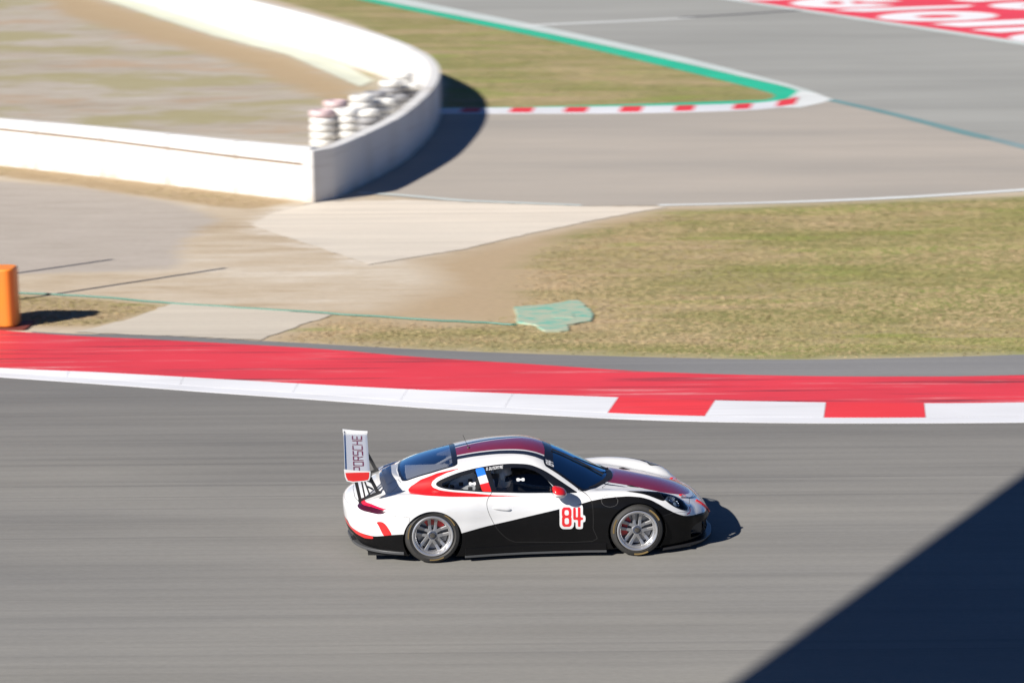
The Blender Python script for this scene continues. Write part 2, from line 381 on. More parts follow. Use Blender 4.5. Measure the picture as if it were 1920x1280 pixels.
letter([(ZL(ell(735, 22, 370, 33, 30, 350, sk=-.012)), ZL(ell(735, 22, 140, 12, 30, 350, sk=-.012))), ZL([(700, 10), (770, 8), (800, 50), (715, 53)])])   # e
letter([ZL([(650, 74), (760, 62), (1590, 36), (1540, 52), (860, 84)])])                                       # l
letter([ZL([(1300, 166), (1420, 155), (1980, 130), (2040, 150), (2040, 162), (1500, 184)]), ZL([(1560, 204), (1660, 196), (2080, 178), (2200, 186), (2200, 196), (1750, 222)]), (ZL(ell(2080, 165, 180, 36, -100, 100)), ZL(ell(2060, 165, 70, 12, -100, 100)))])   # n
letter([(ZL(ell(2160, 252, 340, 34, sk=-.012)), ZL(ell(2160, 252, 130, 11, sk=-.012)))])                     # a
letter([(ZL(ell(160, -34, 320, 40, 20, 340)), ZL(ell(160, -34, 120, 14, 20, 340)))])                         # c
letter([(ZL(ell(2020, 42, 330, 26, 0, 360)), ZL(ell(2020, 42, 110, 8, 0, 360)))])
letter([ZL([(1430, 6), (1500, -6), (1900, -20), (1900, -2), (1600, 16)])])
# border paint of the grass triangle
gb = tag(strip('green_border', [(560, -36), (690, -3), (1000, 58), (1250, 112), (1400, 147), (1470, 163), (1496, 173), (1470, 188), (1400, 196), (1200, 201), (1000, 203.5), (828, 205)],
               [(560, -26), (690, 4), (1000, 68.5), (1240, 124), (1380, 158), (1440, 174), (1452, 181), (1435, 188), (1380, 190), (1200, 196), (1000, 201), (828, 203)], .0115, .0115, MT['green']), 'bright green painted border around the grass triangle', kind='structure')
tag(strip('white_border', [(560, -45), (740, -5), (1000, 47), (1250, 101), (1400, 138), (1500, 165), (1560, 187)], [(560, -36.5), (690, -3.5), (1000, 57.5), (1250, 111.5), (1400, 146.5), (1470, 162.5), (1497, 172)], .0135, .0135, MT['faded']), 'pale white line between green border and far track', kind='structure')
tag(sheet('white_corner', [(1497, 172), (1530, 176), (1560, 187), (1545, 193), (1500, 203), (1470, 203), (1473, 190)], .0165, MT['line']), 'white painted corner tip of the far kerb', kind='structure')
KT = [(700, 209), (828, 206), (1000, 204.5), (1200, 202), (1400, 197), (1472, 189.5), (1500, 183)]; KB = [(700, 217), (828, 214.5), (1000, 214), (1200, 213), (1400, 207.5), (1490, 199), (1530, 192)]
fk = empty('far_kerb', tuple(g(1160, 208))); tag(fk, 'far red and white striped kerb below the grass triangle', kind='structure')
kx = [760, 868, 905, 960, 1003, 1062, 1105, 1166, 1207, 1268, 1305, 1378, 1412, 1460, 1496]
for k, (x0, x1) in enumerate(zip(kx[:-1], kx[1:])):
    P = [(x0 + (x1 - x0) * j / 3) for j in range(4)]
    kid(strip('kerb_block', [(x, yat(KT, x)) for x in P], [(x - 6, yat(KB, x - 6) - 2.2) for x in P], .05, .02, MT['kred'] if k % 2 else MT['kwhite'], fk, n=1, base=0))
kid(strip('edge_line', [(x, yat(KB, x) - 2.2) for x in np.linspace(760, 1528, 24)], [(x, yat(KB, x)) for x in np.linspace(760, 1528, 24)], .017, .014, MT['kwhite'], fk, n=1, base=0))
tag(strip('teal_line', [(1560, 186), (1680, 213), (1800, 243), (1860, 258)], [(1552, 190), (1680, 220), (1800, 252), (1850, 263)], .0145, .0145, MT['teal']), 'faded dark teal line crossing the run-off on the right', kind='structure')
tag(strip('pale_teal_line', [(1830, 250), (1920, 272), (2100, 318)], [(1820, 255), (1920, 281), (2100, 328)], .0125, .0125, MT['teal2']), 'washed out teal line continuing to the right edge', kind='structure')
tag(strip('cross_line', [(985, 47.5), (1140, 41), (1300, 33.5)], [(985, 50), (1140, 43), (1300, 35)], .0145, .0145, MT['line']), 'thin white line across the far track', kind='structure')
tag(strip('track_joint', [(1275, 33), (1400, 26), (1500, 19.5)], [(1275, 35), (1400, 28), (1500, 21.5)], .0175, .0175, MT['seam']), 'thin dark joint across the far track', kind='structure')
tag(strip('runoff_line', [(1235, 384), (1400, 380.5), (1650, 371), (1920, 354.5), (2400, 322)], [(1235, 387), (1400, 383.5), (1650, 375), (1920, 359), (2400, 327)], .0125, .0125, MT['line']), 'white line between run-off asphalt and grass', kind='structure')
tag(strip('worn_line', [(672, 361), (760, 366), (850, 374), (920, 378), (1090, 384.5)], [(672, 363.5), (760, 369), (850, 377), (920, 380.5), (1090, 387)], .0165, .0165, MT['faded']), 'worn white line beside the concrete slab', kind='structure')
MT['gutter'] = paint('gutter_concrete', (.56, .58, .47), (.35, .34, .2), .7, streak=(1.2, 3, 1))
tag(sheet('gutter', [(240, 0), (390, 42), (525, 84), (645, 122), (700, 152), (676, 164), (540, 104), (400, 68), (300, 36), (200, 2), (50, -50), (90, -52)], .016, MT['gutter'], rag=.03), 'pale algae stained concrete gutter along the far wall', kind='structure')
# grass blades
def blades(name, polys, counts, label):
    Vs, Fs = [], []
    for P, n in zip(polys, counts):
        W_ = np.array([tuple(q) for q in gpoly(P)]); lo, hi = W_.min(0), W_.max(0)
        lo = np.maximum(lo, (-30, 34)); hi = np.minimum(hi, (30, 118)); sd = seg_sdf(W_)
        q = RNG.uniform(lo, hi, (int(n * 3), 2)); dd = sd(q[:, 0], q[:, 1]); q = q[(dd < -.06) & (RNG.uniform(0, 1, len(q)) < np.clip(-dd / (.9 if n > 50000 else .3), .05, 1))][:n]
        q += RNG.normal(0, .02, q.shape)
        a = RNG.uniform(0, 2 * np.pi, len(q)); w = RNG.uniform(.008, .018, len(q)); h = RNG.gamma(4, .0042, len(q)) + .006
        ln = RNG.normal(0, .022, (len(q), 2)); dx, dy = np.cos(a) * w, np.sin(a) * w
        A0 = np.stack([q[:, 0] - dx, q[:, 1] - dy, np.zeros(len(q))], -1); B0 = np.stack([q[:, 0] + dx, q[:, 1] + dy, np.zeros(len(q))], -1)
        T0 = np.stack([q[:, 0] + ln[:, 0], q[:, 1] + ln[:, 1], h], -1)
        Vs.append(np.stack([A0, B0, T0], 1).reshape(-1, 3))
    V_ = np.concatenate(Vs); me = bpy.data.meshes.new(name); me.vertices.add(len(V_)); me.vertices.foreach_set('co', V_.ravel().astype(np.float32))
    nf = len(V_) // 3; me.loops.add(nf * 3); me.loops.foreach_set('vertex_index', np.arange(nf * 3, dtype=np.int32)); me.polygons.add(nf)
    me.polygons.foreach_set('loop_start', np.arange(0, nf * 3, 3, dtype=np.int32)); me.update(calc_edges=True)
    me.materials.append(MT['blade']); o = link(name, me); tag(o, label, 'grass', kind='stuff'); return o
m = mat('grass_blade', (.2, .18, .06), .9); t = NT(m)
pat = t.math('ADD', t.math('MULTIPLY', t.noise(t.coord((.12, .42, 1), .1), 1.0, 6, .62), .68), t.math('MULTIPLY', t.noise(t.coord((.5, 2.0, 1)), 1.0, 5, .65), .32))
fine = t.noise(t.coord((30, 30, 2)), 1.0, 2)
t.color(t.mix(t.ramp(t.math('ADD', pat, t.math('MULTIPLY', t.math('SUBTRACT', fine, .5), .12)), [(.44, 0.0), (.62, 1.0)]), (.405, .30, .175), (.215, .21, .062)))
MT['blade'] = m
blades('grass', GRASS, (130000, 70000, 5000), 'short patchy grass, tan and green, on the verges')
blades('dry_weeds', [DRY[0]], (9000,), 'straw coloured dry weeds along the foot of the white wall')
# ------------------------------------------------------------------ white wall
m = mat('white_wall', (.70, .69, .67), .75); t = NT(m)
n1 = t.noise(t.coord((1.2, 1.2, .35)), 1.0, 5, .65); n2 = t.noise(t.coord((14, 14, 9)), 1.0, 3, .7)
n3 = t.noise(t.coord((2.5, 2.5, .5)), 1.0, 6, .7); n4 = t.noise(t.coord((.35, .35, 6)), 1.0, 4, .6)
sepz = t.n('SeparateXYZ'); t.l(t.n('NewGeometry').outputs['Position'], sepz.inputs[0])
foot = t.math('MULTIPLY', t.ramp(sepz.outputs[2], [(.02, 1.0), (.30, 0.0)]), t.ramp(n3, [(.35, 0.0), (.65, 1.0)]))
wc = t.mix(t.ramp(n1, [(.50, 0.0), (.76, .5)]), (.64, .635, .62), (.40, .36, .31)); wc = t.mix(t.ramp(n4, [(.58, 0.0), (.74, .35)]), wc, (.36, .33, .30)); wc = t.mix(t.math('MULTIPLY', foot, .75), wc, (.40, .31, .20)); t.color(wc); t.bump(n2, .25, .006); MT['wall'] = m
MT['gap'] = mat('wall_gap', (.24, .175, .12), .9)
wall = empty('barrier_wall', tuple(g(583, 378))); tag(wall, 'low white concrete barrier wall with a rounded nose around the gravel', 'wall')
def resample(P, step):
    P = [Vector(p) for p in P]; L = [0]
    for a, b in zip(P[:-1], P[1:]): L.append(L[-1] + (b - a).length)
    n = max(1, round(L[-1] / step)); out = []
    for k in range(n + 1):
        s_ = L[-1] * k / n; i = min(max(np.searchsorted(L, s_) - 1, 0), len(P) - 2); q = (s_ - L[i]) / max(L[i + 1] - L[i], 1e-9); out.append(P[i].lerp(P[i + 1], q))
    return out
def offset(P, d):
    out = []
    for i, p in enumerate(P):
        t_ = (P[min(i + 1, len(P) - 1)] - P[max(i - 1, 0)]).normalized(); out.append(p + Vector((-t_.y, t_.x)) * d)
    return out
def wall_run(P, h0, h1, thick, z0=0.0, name='panel', gap=.03, per=1, m='wall', lean=0.0):
    """panels along a plan path; the shown face on the path, thickness to its left; h may vary along the run"""
    Q = offset(P, thick); n = len(P) - 1
    for i in range(0, n, per):
        j = min(i + per, n); V_, F_ = [], []
        idx = list(range(i, j + 1))
        for k in idx:
            a, b = P[k], Q[k]
            if k == idx[0] and gap: a, b = a.lerp(P[k + 1], gap / max((P[k + 1] - P[k]).length, .01)), b.lerp(Q[k + 1], gap / max((P[k + 1] - P[k]).length, .01))
            f = k / n; za = z0(f) if callable(z0) else z0; zb = h0 + (h1 - h0) * f if not callable(h0) else h0(f)
            in_ = (a - b).normalized() * 0
            V_ += [(a.x, a.y, za), (b.x, b.y, za), (a.x, a.y, zb), (b.x, b.y, zb)]
        for k in range(len(idx) - 1):
            o = 4 * k; F_ += [(o, o + 4, o + 6, o + 2), (o + 5, o + 1, o + 3, o + 7), (o + 2, o + 6, o + 7, o + 3)]
        e = 4 * (len(idx) - 1); F_ += [(0, 2, 3, 1), (e, e + 1, e + 3, e + 2)]
        ob = mesh(name, V_, F_, MT[m], wall); kid(ob)
        bm_ = bmesh.new(); bm_.from_mesh(ob.data); bmesh.ops.recalc_face_normals(bm_, faces=bm_.faces[:]); bm_.to_mesh(ob.data); bm_.free()
        bv = ob.modifiers.new('bevel', 'BEVEL'); bv.width = .02; bv.segments = 2; bv.limit_method = 'ANGLE'; bv.angle_limit = R(50)
# near arm: lower course, a dark gap, and the upper course set back
near = resample([g(*p).to_2d() for p in crom([(-500, 262), (-200, 290), (0, 311), (190, 331), (430, 361), (583, 378)], 6)], 2.4)
n_ = len(near)
zl = lambda f: .93 - .125 * max(0, (f - .35) / .65)
wall_run(near, lambda f: zl(f), 0, .34, 0.0)
wall_run(offset(near, .05), lambda f: zl(f) + .09, 0, .24, lambda f: zl(f) - .05, name='gap_strip', gap=0, per=99, m='gap')
wall_run(offset(near, .015), lambda f: 1.14 + .10 * f, 0, .29, lambda f: zl(f) + .065, name='coping')
# nose and far arm
WH = [(584, 284, 1.2), (626, 277, 1.2), (682, 253.5, 1.2), (722, 235, 1.2), (757, 216, 1.2), (792, 188, 1.2), (812, 167, 1.2), (822, 150, 1.2), (825, 136, 1.2), (820, 119, 1.22), (800, 101, 1.25), (750, 77, 1.3), (650, 45, 1.36), (560, 20, 1.4), (465, -3, 1.42), (300, -45, 1.42), (60, -100, 1.42)]
cv = crom([(x, y, 0) for x, y, _ in WH], 6); hh = np.interp(np.linspace(0, len(WH) - 1, len(cv)), range(len(WH)), [w[2] for w in WH])
path = [g(p.x, p.y, h).to_2d() for p, h in zip(cv, hh)]
L_ = np.concatenate([[0], np.cumsum([(b - a).length for a, b in zip(path[:-1], path[1:])])])
pr = resample(path, .75); hf = lambda f: float(np.interp(f * L_[-1], L_, hh))
wall_run(pr, hf, 0, .32, 0.0, per=4, gap=.018)
# ------------------------------------------------------------------ tyre stacks
MT['tyre_white'] = paint('tyre_white', (.72, .71, .67), (.20, .2, .2), .8, streak=(5, 5, 7)); MT['tyre_grey'] = paint('tyre_grey', (.30, .30, .31), (.08, .08, .08), .6, streak=(5, 5, 7))
MT['tyre_red'] = paint('tyre_red', (.56, .42, .42), (.66, .62, .60), .9, streak=(3, 3, 5))
_b = MB(); prof = []
for k in range(17):
    a = 2 * math.pi * k / 16; prof.append((.232 + .098 * math.copysign(abs(math.cos(a)) ** .6, math.cos(a)), .092 * math.copysign(abs(math.sin(a)) ** .6, math.sin(a))))
_b.lathe(prof, 24, axis='z'); _t = _b.build('tyre', MT['tyre_white'], smooth=True); TY = _t.data; bpy.data.objects.remove(_t)
TYM = {'w': TY, 'g': TY.copy(), 'r': TY.copy()}
TYM['g'].materials.clear(); TYM['g'].materials.append(MT['tyre_grey']); TYM['r'].materials.clear(); TYM['r'].materials.append(MT['tyre_red'])
def stack(p, code, label):
    root = empty('tyre_stack', (*p, 0)); tag(root, label, 'tyre stack', 'tyre stacks inside the wall corner')
    for k, ch in enumerate(code):
        o = link('tyre', TYM[ch], root); o.location = (random.uniform(-.012, .012), random.uniform(-.012, .012), .093 + .186 * k); o.rotation_euler = (random.uniform(-.02, .02), random.uniform(-.02, .02), random.uniform(0, 6))
sx = lambda x, y: tuple(g(x, y).to_2d())
stack(sx(607, 300), 'wwwwwwr', 'leftmost white tyre stack, topped by a faded red tyre')
stack(sx(652, 297), 'wwwwwww', 'tall white tyre stack right of the red topped stack')
stack(sx(690, 284), 'ggwggw', 'mostly dark tyre stack at the front right of the pile')
stack(sx(632, 279), 'wwwwwwr', 'white tyre stack with a faded red top behind the leftmost stack')
stack(sx(680, 268), 'wwwwwww', 'white tyre stack in the second row beside the red tops')
stack(sx(722, 262), 'wwwwww', 'white tyre stack in the second row nearest the shaded wall')
stack(sx(705, 246), 'gggwgg', 'dark tyre stack in the middle of the pile')
stack(sx(745, 240), 'wgwwg', 'grey and white tyre stack behind the second row')
stack(sx(735, 222), 'gwgwgw', 'mixed grey tyre stack in the back row, left one')
stack(sx(772, 216), 'wwwgw', 'grey and white tyre stack in the back row near the nose')
stack(sx(755, 205), 'gwgwww', 'rearmost tyre stack of the pile')
# ------------------------------------------------------------------ orange block, hose, cover, posts
MT['orange'] = mat('orange_plastic', (.88, .27, .025), .5, coat=.1); _t2 = NT(MT['orange']); _t2.color(_t2.mix(_t2.ramp(_t2.noise(_t2.coord((3, 3, 1)), 2.0, 4), [(.45, 0.0), (.8, .4)]), (.85, .25, .025), (.6, .2, .06)))
MT['orange_dark'] = mat('orange_base', (.16, .03, .018), .7)
c0 = g(31, 617); ob = empty('foam_block', (c0.x - .62, c0.y + .26, 0), R(-3)); tag(ob, 'upright orange foam marker block at the left edge behind the kerb', 'marker block')
def rrect(a, b, r, n=6):
    P = []
    for cx, cy, s0 in ((a - r, b - r, 0), (-a + r, b - r, 90), (-a + r, -b + r, 180), (a - r, -b + r, 270)):
        P += [(cx + r * math.cos(R(s0 + 90 * k / n)), cy + r * math.sin(R(s0 + 90 * k / n))) for k in range(n + 1)]
    return P
MB().prism(rrect(.62, .26, .16), .03, 1.06, 'z').build('block', MT['orange'], ob, True, .03)
MB().prism(rrect(.82, .34, .05), 0, .03, 'z').build('base_plate', MT['orange_dark'], ob, True)
MT['hose'] = mat('hose_green', (.03, .15, .11), .5)
hp = [g(x, y, .02) for x, y in [(-60, 540), (30, 548), (180, 556), (330, 569), (480, 578), (640, 588.5), (800, 599), (930, 606), (968, 609)]]
tag(MB().tube([p + Vector((0, random.uniform(-.03, .03), 0)) for p in crom(hp, 5)], .018, 8).build('hose', MT['hose'], None, True), 'thin dark green hose lying across the dirt and pad', 'hose')
m = mat('worn_turquoise', (.2, .5, .42), .7); t = NT(m)
q = t.noise(t.coord((1.6, 5, 1)), 1.4, 5, .65)
t.color(t.mix(t.ramp(q, [(.38, 0.0), (.52, 1.0)]), (.09, .40, .31), (.38, .42, .31))); t.bump(q, .4, .02); MT['turq'] = m
cvp = [g(*p).to_2d() for p in ((966, 578), (1030, 573), (1068, 566), (1086, 565), (1112, 590), (1108, 604), (1062, 611), (1068, 621), (1024, 624), (1005, 612), (970, 607))]
cc = sum(cvp, Vector((0, 0))) / len(cvp); co_ = empty('drain_cover', (cc.x, cc.y, 0)); tag(co_, 'weathered turquoise painted drain cover lying in the grass', 'drain cover')
MB().prism([tuple(p - cc) for p in wobble(cvp, .022)], -.02, .035, 'z').build('slab', MT['turq'], co_, False, .008)
MB().box((.1, -.02, .038), (.36, .36, .012), bevel=.004).build('lid', MT['turq'], co_)
MT['metal'] = mat('grey_metal', (.3, .3, .31), .45, .8)
for (x, y), h, lb in (((-9.9, 41.9), 3.6, 'assumed slim grey post, unseen beyond the left edge, tall one'), ((-10.3, 44.6), 1.9, 'assumed short grey post, unseen beyond the left edge')):  # unseen posts, added to cast the thin shadows on the verge
    e = empty('unseen_post', (x, y, 0)); tag(e, lb, 'post', 'posts left of the block')
    MB().tube([(0, 0, 0), (0, 0, h)], .05, 10).build('pole', MT['metal'], e, True); MB().lathe([(0, 0), (.11, 0), (.11, .02), (0, .03)], 12, 'z').build('foot', MT['metal'], e)
# ------------------------------------------------------------------ assumed grandstand roof, unseen, shaped to cast the shadow on the track
G1, G2 = g(1372, 1280).to_2d(), g(1921, 885).to_2d(); HR = 14.0
sh = Vector((math.cos(SUN_AZ), math.sin(SUN_AZ))) * (HR / math.tan(SUN_EL)); dr = (G2 - G1).normalized(); nr = Vector((dr.y, -dr.x))
E0 = G1 - sh - dr * 20; E1 = G2 - sh + dr * 9
gs = empty('unseen_roof', (E0.x, E0.y, 0)); tag(gs, 'assumed flat grandstand roof, unseen, added to cast the lower right shadow', 'roof')
pl = [Vector((0, 0)), E1 - E0, E1 - E0 + nr * 12, nr * 12]
MB().prism([tuple(p) for p in pl], HR, HR + .35, 'z').build('roof_slab', MT['metal'], gs)
for k in (.15, .5):
    p = (E1 - E0) * k + nr * 11.3; MB().tube([(p.x, p.y, 0), (p.x, p.y, HR - .002)], .22, 12).build('column', MT['metal'], gs, True)
# ------------------------------------------------------------------ race car: body surface as one smooth implicit shape
def pchip(pts):
    xs=np.array([p[0] for p in pts],float);ys=np.array([p[1] for p in pts],float)
    h=np.diff(xs);d=np.diff(ys)/h;m=np.zeros(len(xs))
    m[0]=d[0];m[-1]=d[-1]
    for i in range(1,len(xs)-1):
        if d[i-1]*d[i]>0:
            w1=2*h[i]+h[i-1];w2=h[i]+2*h[i-1];m[i]=(w1+w2)/(w1/d[i-1]+w2/d[i])
    def f(x):
        x=np.clip(np.asarray(x,float),xs[0],xs[-1])
        i=np.clip(np.searchsorted(xs,x)-1,0,len(xs)-2)
        t=(x-xs[i])/h[i];t2=t*t;t3=t2*t
        return (2*t3-3*t2+1)*ys[i]+(t3-2*t2+t)*h[i]*m[i]+(-2*t3+3*t2)*ys[i+1]+(t3-t2)*h[i]*m[i+1]
    return f
def smax(a,b,k):
    h=np.maximum(k-np.abs(a-b),0)/k
    return np.maximum(a,b)+h*h*k*.25
def smin(a,b,k): return -smax(-a,-b,k)
WP=pchip([(-2.4,.93),(-1.75,.955),(-1.25,.985),(-.85,.962),(-.45,.915),(0,.89),(.5,.893),(.85,.915),(1.23,.94),(1.6,.925),(2.3,.91)])
PROF=pchip([(0,.965),(.1,.98),(.25,.99),(.42,1.0),(.55,.992),(.68,.962),(.78,.915),(.88,.845),(1.0,.74)])
XN=pchip([(0,2.14),(.12,2.19),(.28,2.225),(.40,2.24),(.5,2.22),(.65,2.13),(.9,1.9)])
XT=pchip([(0,2.08),(.14,2.16),(.25,2.235),(.4,2.275),(.55,2.285),(.68,2.27),(.8,2.2),(1.0,2.0)])
ZC=pchip([(-2.4,.56),(-2.28,.625),(-2.15,.685),(-2.0,.75),(-1.8,.825),(-1.6,.875),(-1.3,.875),(-.9,.84),(-.4,.80),(.4,.785),(.8,.80),(1.0,.786),(1.2,.758),(1.5,.700),(1.8,.616),(2.0,.530),(2.1,.468),(2.2,.375),(2.4,.22)])
DROP=pchip([(-2.3,.10),(-1.9,.09),(-1.5,.08),(-1,.06),(0,.03),(.8,.05),(1.2,.07),(1.6,.09),(1.9,.06),(2.3,.03)])
ZB=pchip([(-2.4,.18),(-1.95,.125),(-1.5,.095),(-.8,.075),(.8,.085),(1.4,.09),(2.3,.10)])
ZR=pchip([(-2.3,.45),(-2.0,.66),(-1.8,.79),(-1.6,.903),(-1.4,.985),(-1.2,1.05),(-.9,1.13),(-.6,1.188),(-.35,1.216),(-.1,1.226),(.05,1.214),(.175,1.188),(.4,1.098),(.6,.998),(.8,.893),(1.0,.782),(1.15,.67),(1.4,.45)])
CR=pchip([(-2,.10),(-1.5,.11),(-.9,.17),(-.2,.21),(.2,.25),(1,.25)])
SH=pchip([(-1.8,-.10),(-1.3,-.05),(-.6,0),(-.1,0),(.2,.30),(.6,.36),(1.0,.36)])
WG=pchip([(-2.1,.42),(-1.8,.53),(-1.5,.63),(-1.2,.705),(-.9,.748),(-.5,.775),(0,.782),(.4,.772),(.7,.745),(1.0,.70),(1.3,.6)])
TUM=pchip([(.6,-.06),(.7,-.03),(.8,0),(.9,.04),(1.0,.092),(1.1,.155),(1.2,.235),(1.3,.34)])
def crest(P):
    xs=[p[0] for p in P];fy=pchip([(p[0],p[1]) for p in P]);fz=pchip([(p[0],p[2]) for p in P]);fr=pchip([(p[0],p[3]) for p in P])
    def f(x,a,z):
        e=np.maximum(np.maximum(xs[0]-x,x-xs[-1]),0)
        return np.sqrt((a-fy(x))**2+(z-fz(x))**2+e*e+1e-9)-fr(x)
    return f
FENDER=crest([(.3,.70,.60,.10),(.55,.71,.61,.135),(.85,.725,.612,.165),(1.1,.735,.602,.178),(1.3,.735,.586,.18),(1.5,.712,.556,.178),(1.65,.692,.522,.172),(1.8,.66,.466,.158),(1.92,.60,.385,.12),(2.0,.52,.33,.07)])
HAUNCH=crest([(-1.95,.60,.565,.11),(-1.8,.68,.60,.14),(-1.5,.755,.642,.165),(-1.15,.78,.665,.165),(-.8,.76,.652,.148),(-.4,.72,.635,.11),(0,.7,.62,.07)])
def F(x,y,z):
    a=np.sqrt(y*y+1e-5)
    W=WP(x)*PROF(z)
    xn=XN(z);xt=XT(z)
    tf=np.clip((x-1.1)/(xn-1.1),0,None);tr=np.clip((-x-1.25)/(xt-1.25),0,None)
    n=2.5
    r=((a/W)**n+tf**n+tr**2.7)**(1/n)
    fs=(r-1)*W
    ft=z-(ZC(x)-DROP(x)*(a/.6)**2)
    fb=ZB(x)-z
    A=smax(smax(fs,ft,.08),fb,.03)
    Bs=(a-(WG(x)-TUM(z)))*.9
    Zr=ZR(x+SH(x)*a*a)-CR(x)*a*a
    Bt=(z-Zr)*.88
    B=smax(smax(Bs,Bt,.10),.6-z,.02)
    o=smin(A,B,.05)
    o=smin(o,FENDER(x,a,z),.07)
    o=smin(o,HAUNCH(x,a,z),.12)
    return o
def grad(P,e=2e-3):
    x,y,z=P.T
    g=np.stack([F(x+e,y,z)-F(x-e,y,z),F(x,y+e,z)-F(x,y-e,z),F(x,y,z+e)-F(x,y,z-e)],-1)/(2*e)
    return g
def surface(h=.022):
    lo=np.array([-2.4,-1.08,.0]);hi=np.array([2.36,1.08,1.32])
    n=np.ceil((hi-lo)/h).astype(int)+1
    # keep the grid symmetric in y
    xs=lo[0]+h*np.arange(n[0]);ny=n[1]+(n[1]%2);ys=(np.arange(ny)-(ny-1)/2)*h;zs=lo[2]+h*np.arange(n[2])
    X,Y,Z=np.meshgrid(xs,ys,zs,indexing='ij')
    G=np.empty(X.shape)
    for i in range(0,len(xs),24): G[i:i+24]=F(X[i:i+24],Y[i:i+24],Z[i:i+24])
    ins=G<0
    c=sum(ins[i:ins.shape[0]-1+i,j:ins.shape[1]-1+j,k:ins.shape[2]-1+k].astype(np.int8) for i in(0,1) for j in(0,1) for k in(0,1))
    act=(c>0)&(c<8)
    idx=-np.ones(act.shape,int);idx[act]=np.arange(act.sum())
    ci=np.argwhere(act)
    P=np.stack([xs[ci[:,0]]+h/2,ys[ci[:,1]]+h/2,zs[ci[:,2]]+h/2],-1)
    C=P.copy()
    for it in range(8):
        g=grad(P);v=F(*P.T);s=v/np.maximum((g*g).sum(1),.05)
        P=P-np.clip(s,-.02,.02)[:,None]*g
        P=np.clip(P,C-h*.95,C+h*.95)
    quads=[]
    for ax in range(3):
        b,c2=(ax+1)%3,(ax+2)%3
        s0=[slice(None)]*3;s1=[slice(None)]*3;s0[ax]=slice(0,-1);s1[ax]=slice(1,None)
        A0=ins[tuple(s0)];A1=ins[tuple(s1)]
        e=np.argwhere(A0!=A1);flip=A0[tuple(e.T)]
        ok=(e[:,b]>0)&(e[:,c2]>0)&(e[:,b]<ins.shape[b]-1)&(e[:,c2]<ins.shape[c2]-1);e=e[ok];flip=flip[ok]
        q=[]
        for db,dc in((-1,-1),(0,-1),(0,0),(-1,0)):
            m=e.copy();m[:,b]+=db;m[:,c2]+=dc;q.append(idx[tuple(m.T)])
        q=np.stack(q,-1);q[~flip]=q[~flip][:,::-1]
        quads.append(q)
    Q=np.concatenate(quads)
    N=grad(P);N/=np.linalg.norm(N,axis=1,keepdims=True)
    return P,N,Q
class Soup:
    """polygon surface that can be cut cleanly along f = 0"""
    def __init__(s, P, N, Q):
        s.P = [tuple(p) for p in P]; s.N = [tuple(n) for n in N]; s.F = [tuple(q) for q in Q]
        s.tag = [0] * len(s.F); s.mat = [0] * len(s.F)
    def arr(s): return np.array(s.P)
    def split(s, f, only=None, fn=None):
        """cut all faces (or those only(tag, mat) accepts) along f(x, y, z) = 0; fn(tag, mat) -> (tag, mat) for the inside"""
        A = s.arr(); val = np.asarray(f(A[:, 0], A[:, 1], A[:, 2]), float); val[np.abs(val) < 2e-5] = 0
        v = val.tolist(); cache = {}; nF, nT, nM = [], [], []
        P, N = s.P, s.N
        for fc, tg, mt in zip(s.F, s.tag, s.mat):
            if only and not only(tg, mt): nF.append(fc); nT.append(tg); nM.append(mt); continue
            neg = pos = False
            for i in fc:
                x = v[i]
                if x < 0: neg = True
                elif x > 0: pos = True
            if not neg: nF.append(fc); nT.append(tg); nM.append(mt); continue
            if not pos:
                a, b = fn(tg, mt); nF.append(fc); nT.append(a); nM.append(b); continue
            ins, out = [], []
            for k, i in enumerate(fc):
                j = fc[(k + 1) % len(fc)]; a, b = v[i], v[j]
                if a <= 0: ins.append(i)
                if a >= 0: out.append(i)
                if (a < 0 < b) or (b < 0 < a):
                    key = (i, j) if i < j else (j, i)
                    if key not in cache:
                        q = v[key[0]] / (v[key[0]] - v[key[1]]); p0, p1, n0, n1 = P[key[0]], P[key[1]], N[key[0]], N[key[1]]
                        P.append(tuple(p0[c] + q * (p1[c] - p0[c]) for c in range(3))); N.append(tuple(n0[c] + q * (n1[c] - n0[c]) for c in range(3)))
                        v.append(0.0); cache[key] = len(P) - 1
                    ins.append(cache[key]); out.append(cache[key])
            if len(out) > 2: nF.append(tuple(out)); nT.append(tg); nM.append(mt)
            if len(ins) > 2:
                a, b = fn(tg, mt); nF.append(tuple(ins)); nT.append(a); nM.append(b)
        s.F, s.tag, s.mat = nF, nT, nM
    def emit(s, name, want, mats, parent, offset=0.0):
        idx = [k for k, t_ in enumerate(s.tag) if t_ == want]
        if not idx: return None
        used = sorted({i for k in idx for i in s.F[k]}); mp = {o: n for n, o in enumerate(used)}
        V_ = [tuple(s.P[i][c] + offset * s.N[i][c] for c in range(3)) for i in used]
        return mesh(name, V_, [[mp[i] for i in s.F[k]] for k in idx], mats, parent, True, [s.mat[k] for k in idx], [Vector(s.N[i]).normalized() for i in used])
def smooth_poly(P, n=5): return [tuple(q) for q in crom(list(P) + [P[0]], n)][:-1]
def mirror(P): return list(P) + [(x, -y) for x, y in reversed(P)]
CAR = empty('race_car', (.188, 27.775, 0), R(4.41))
tag(CAR, 'white, black and burgundy race coupe numbered 84 with a tall rear wing', 'car')
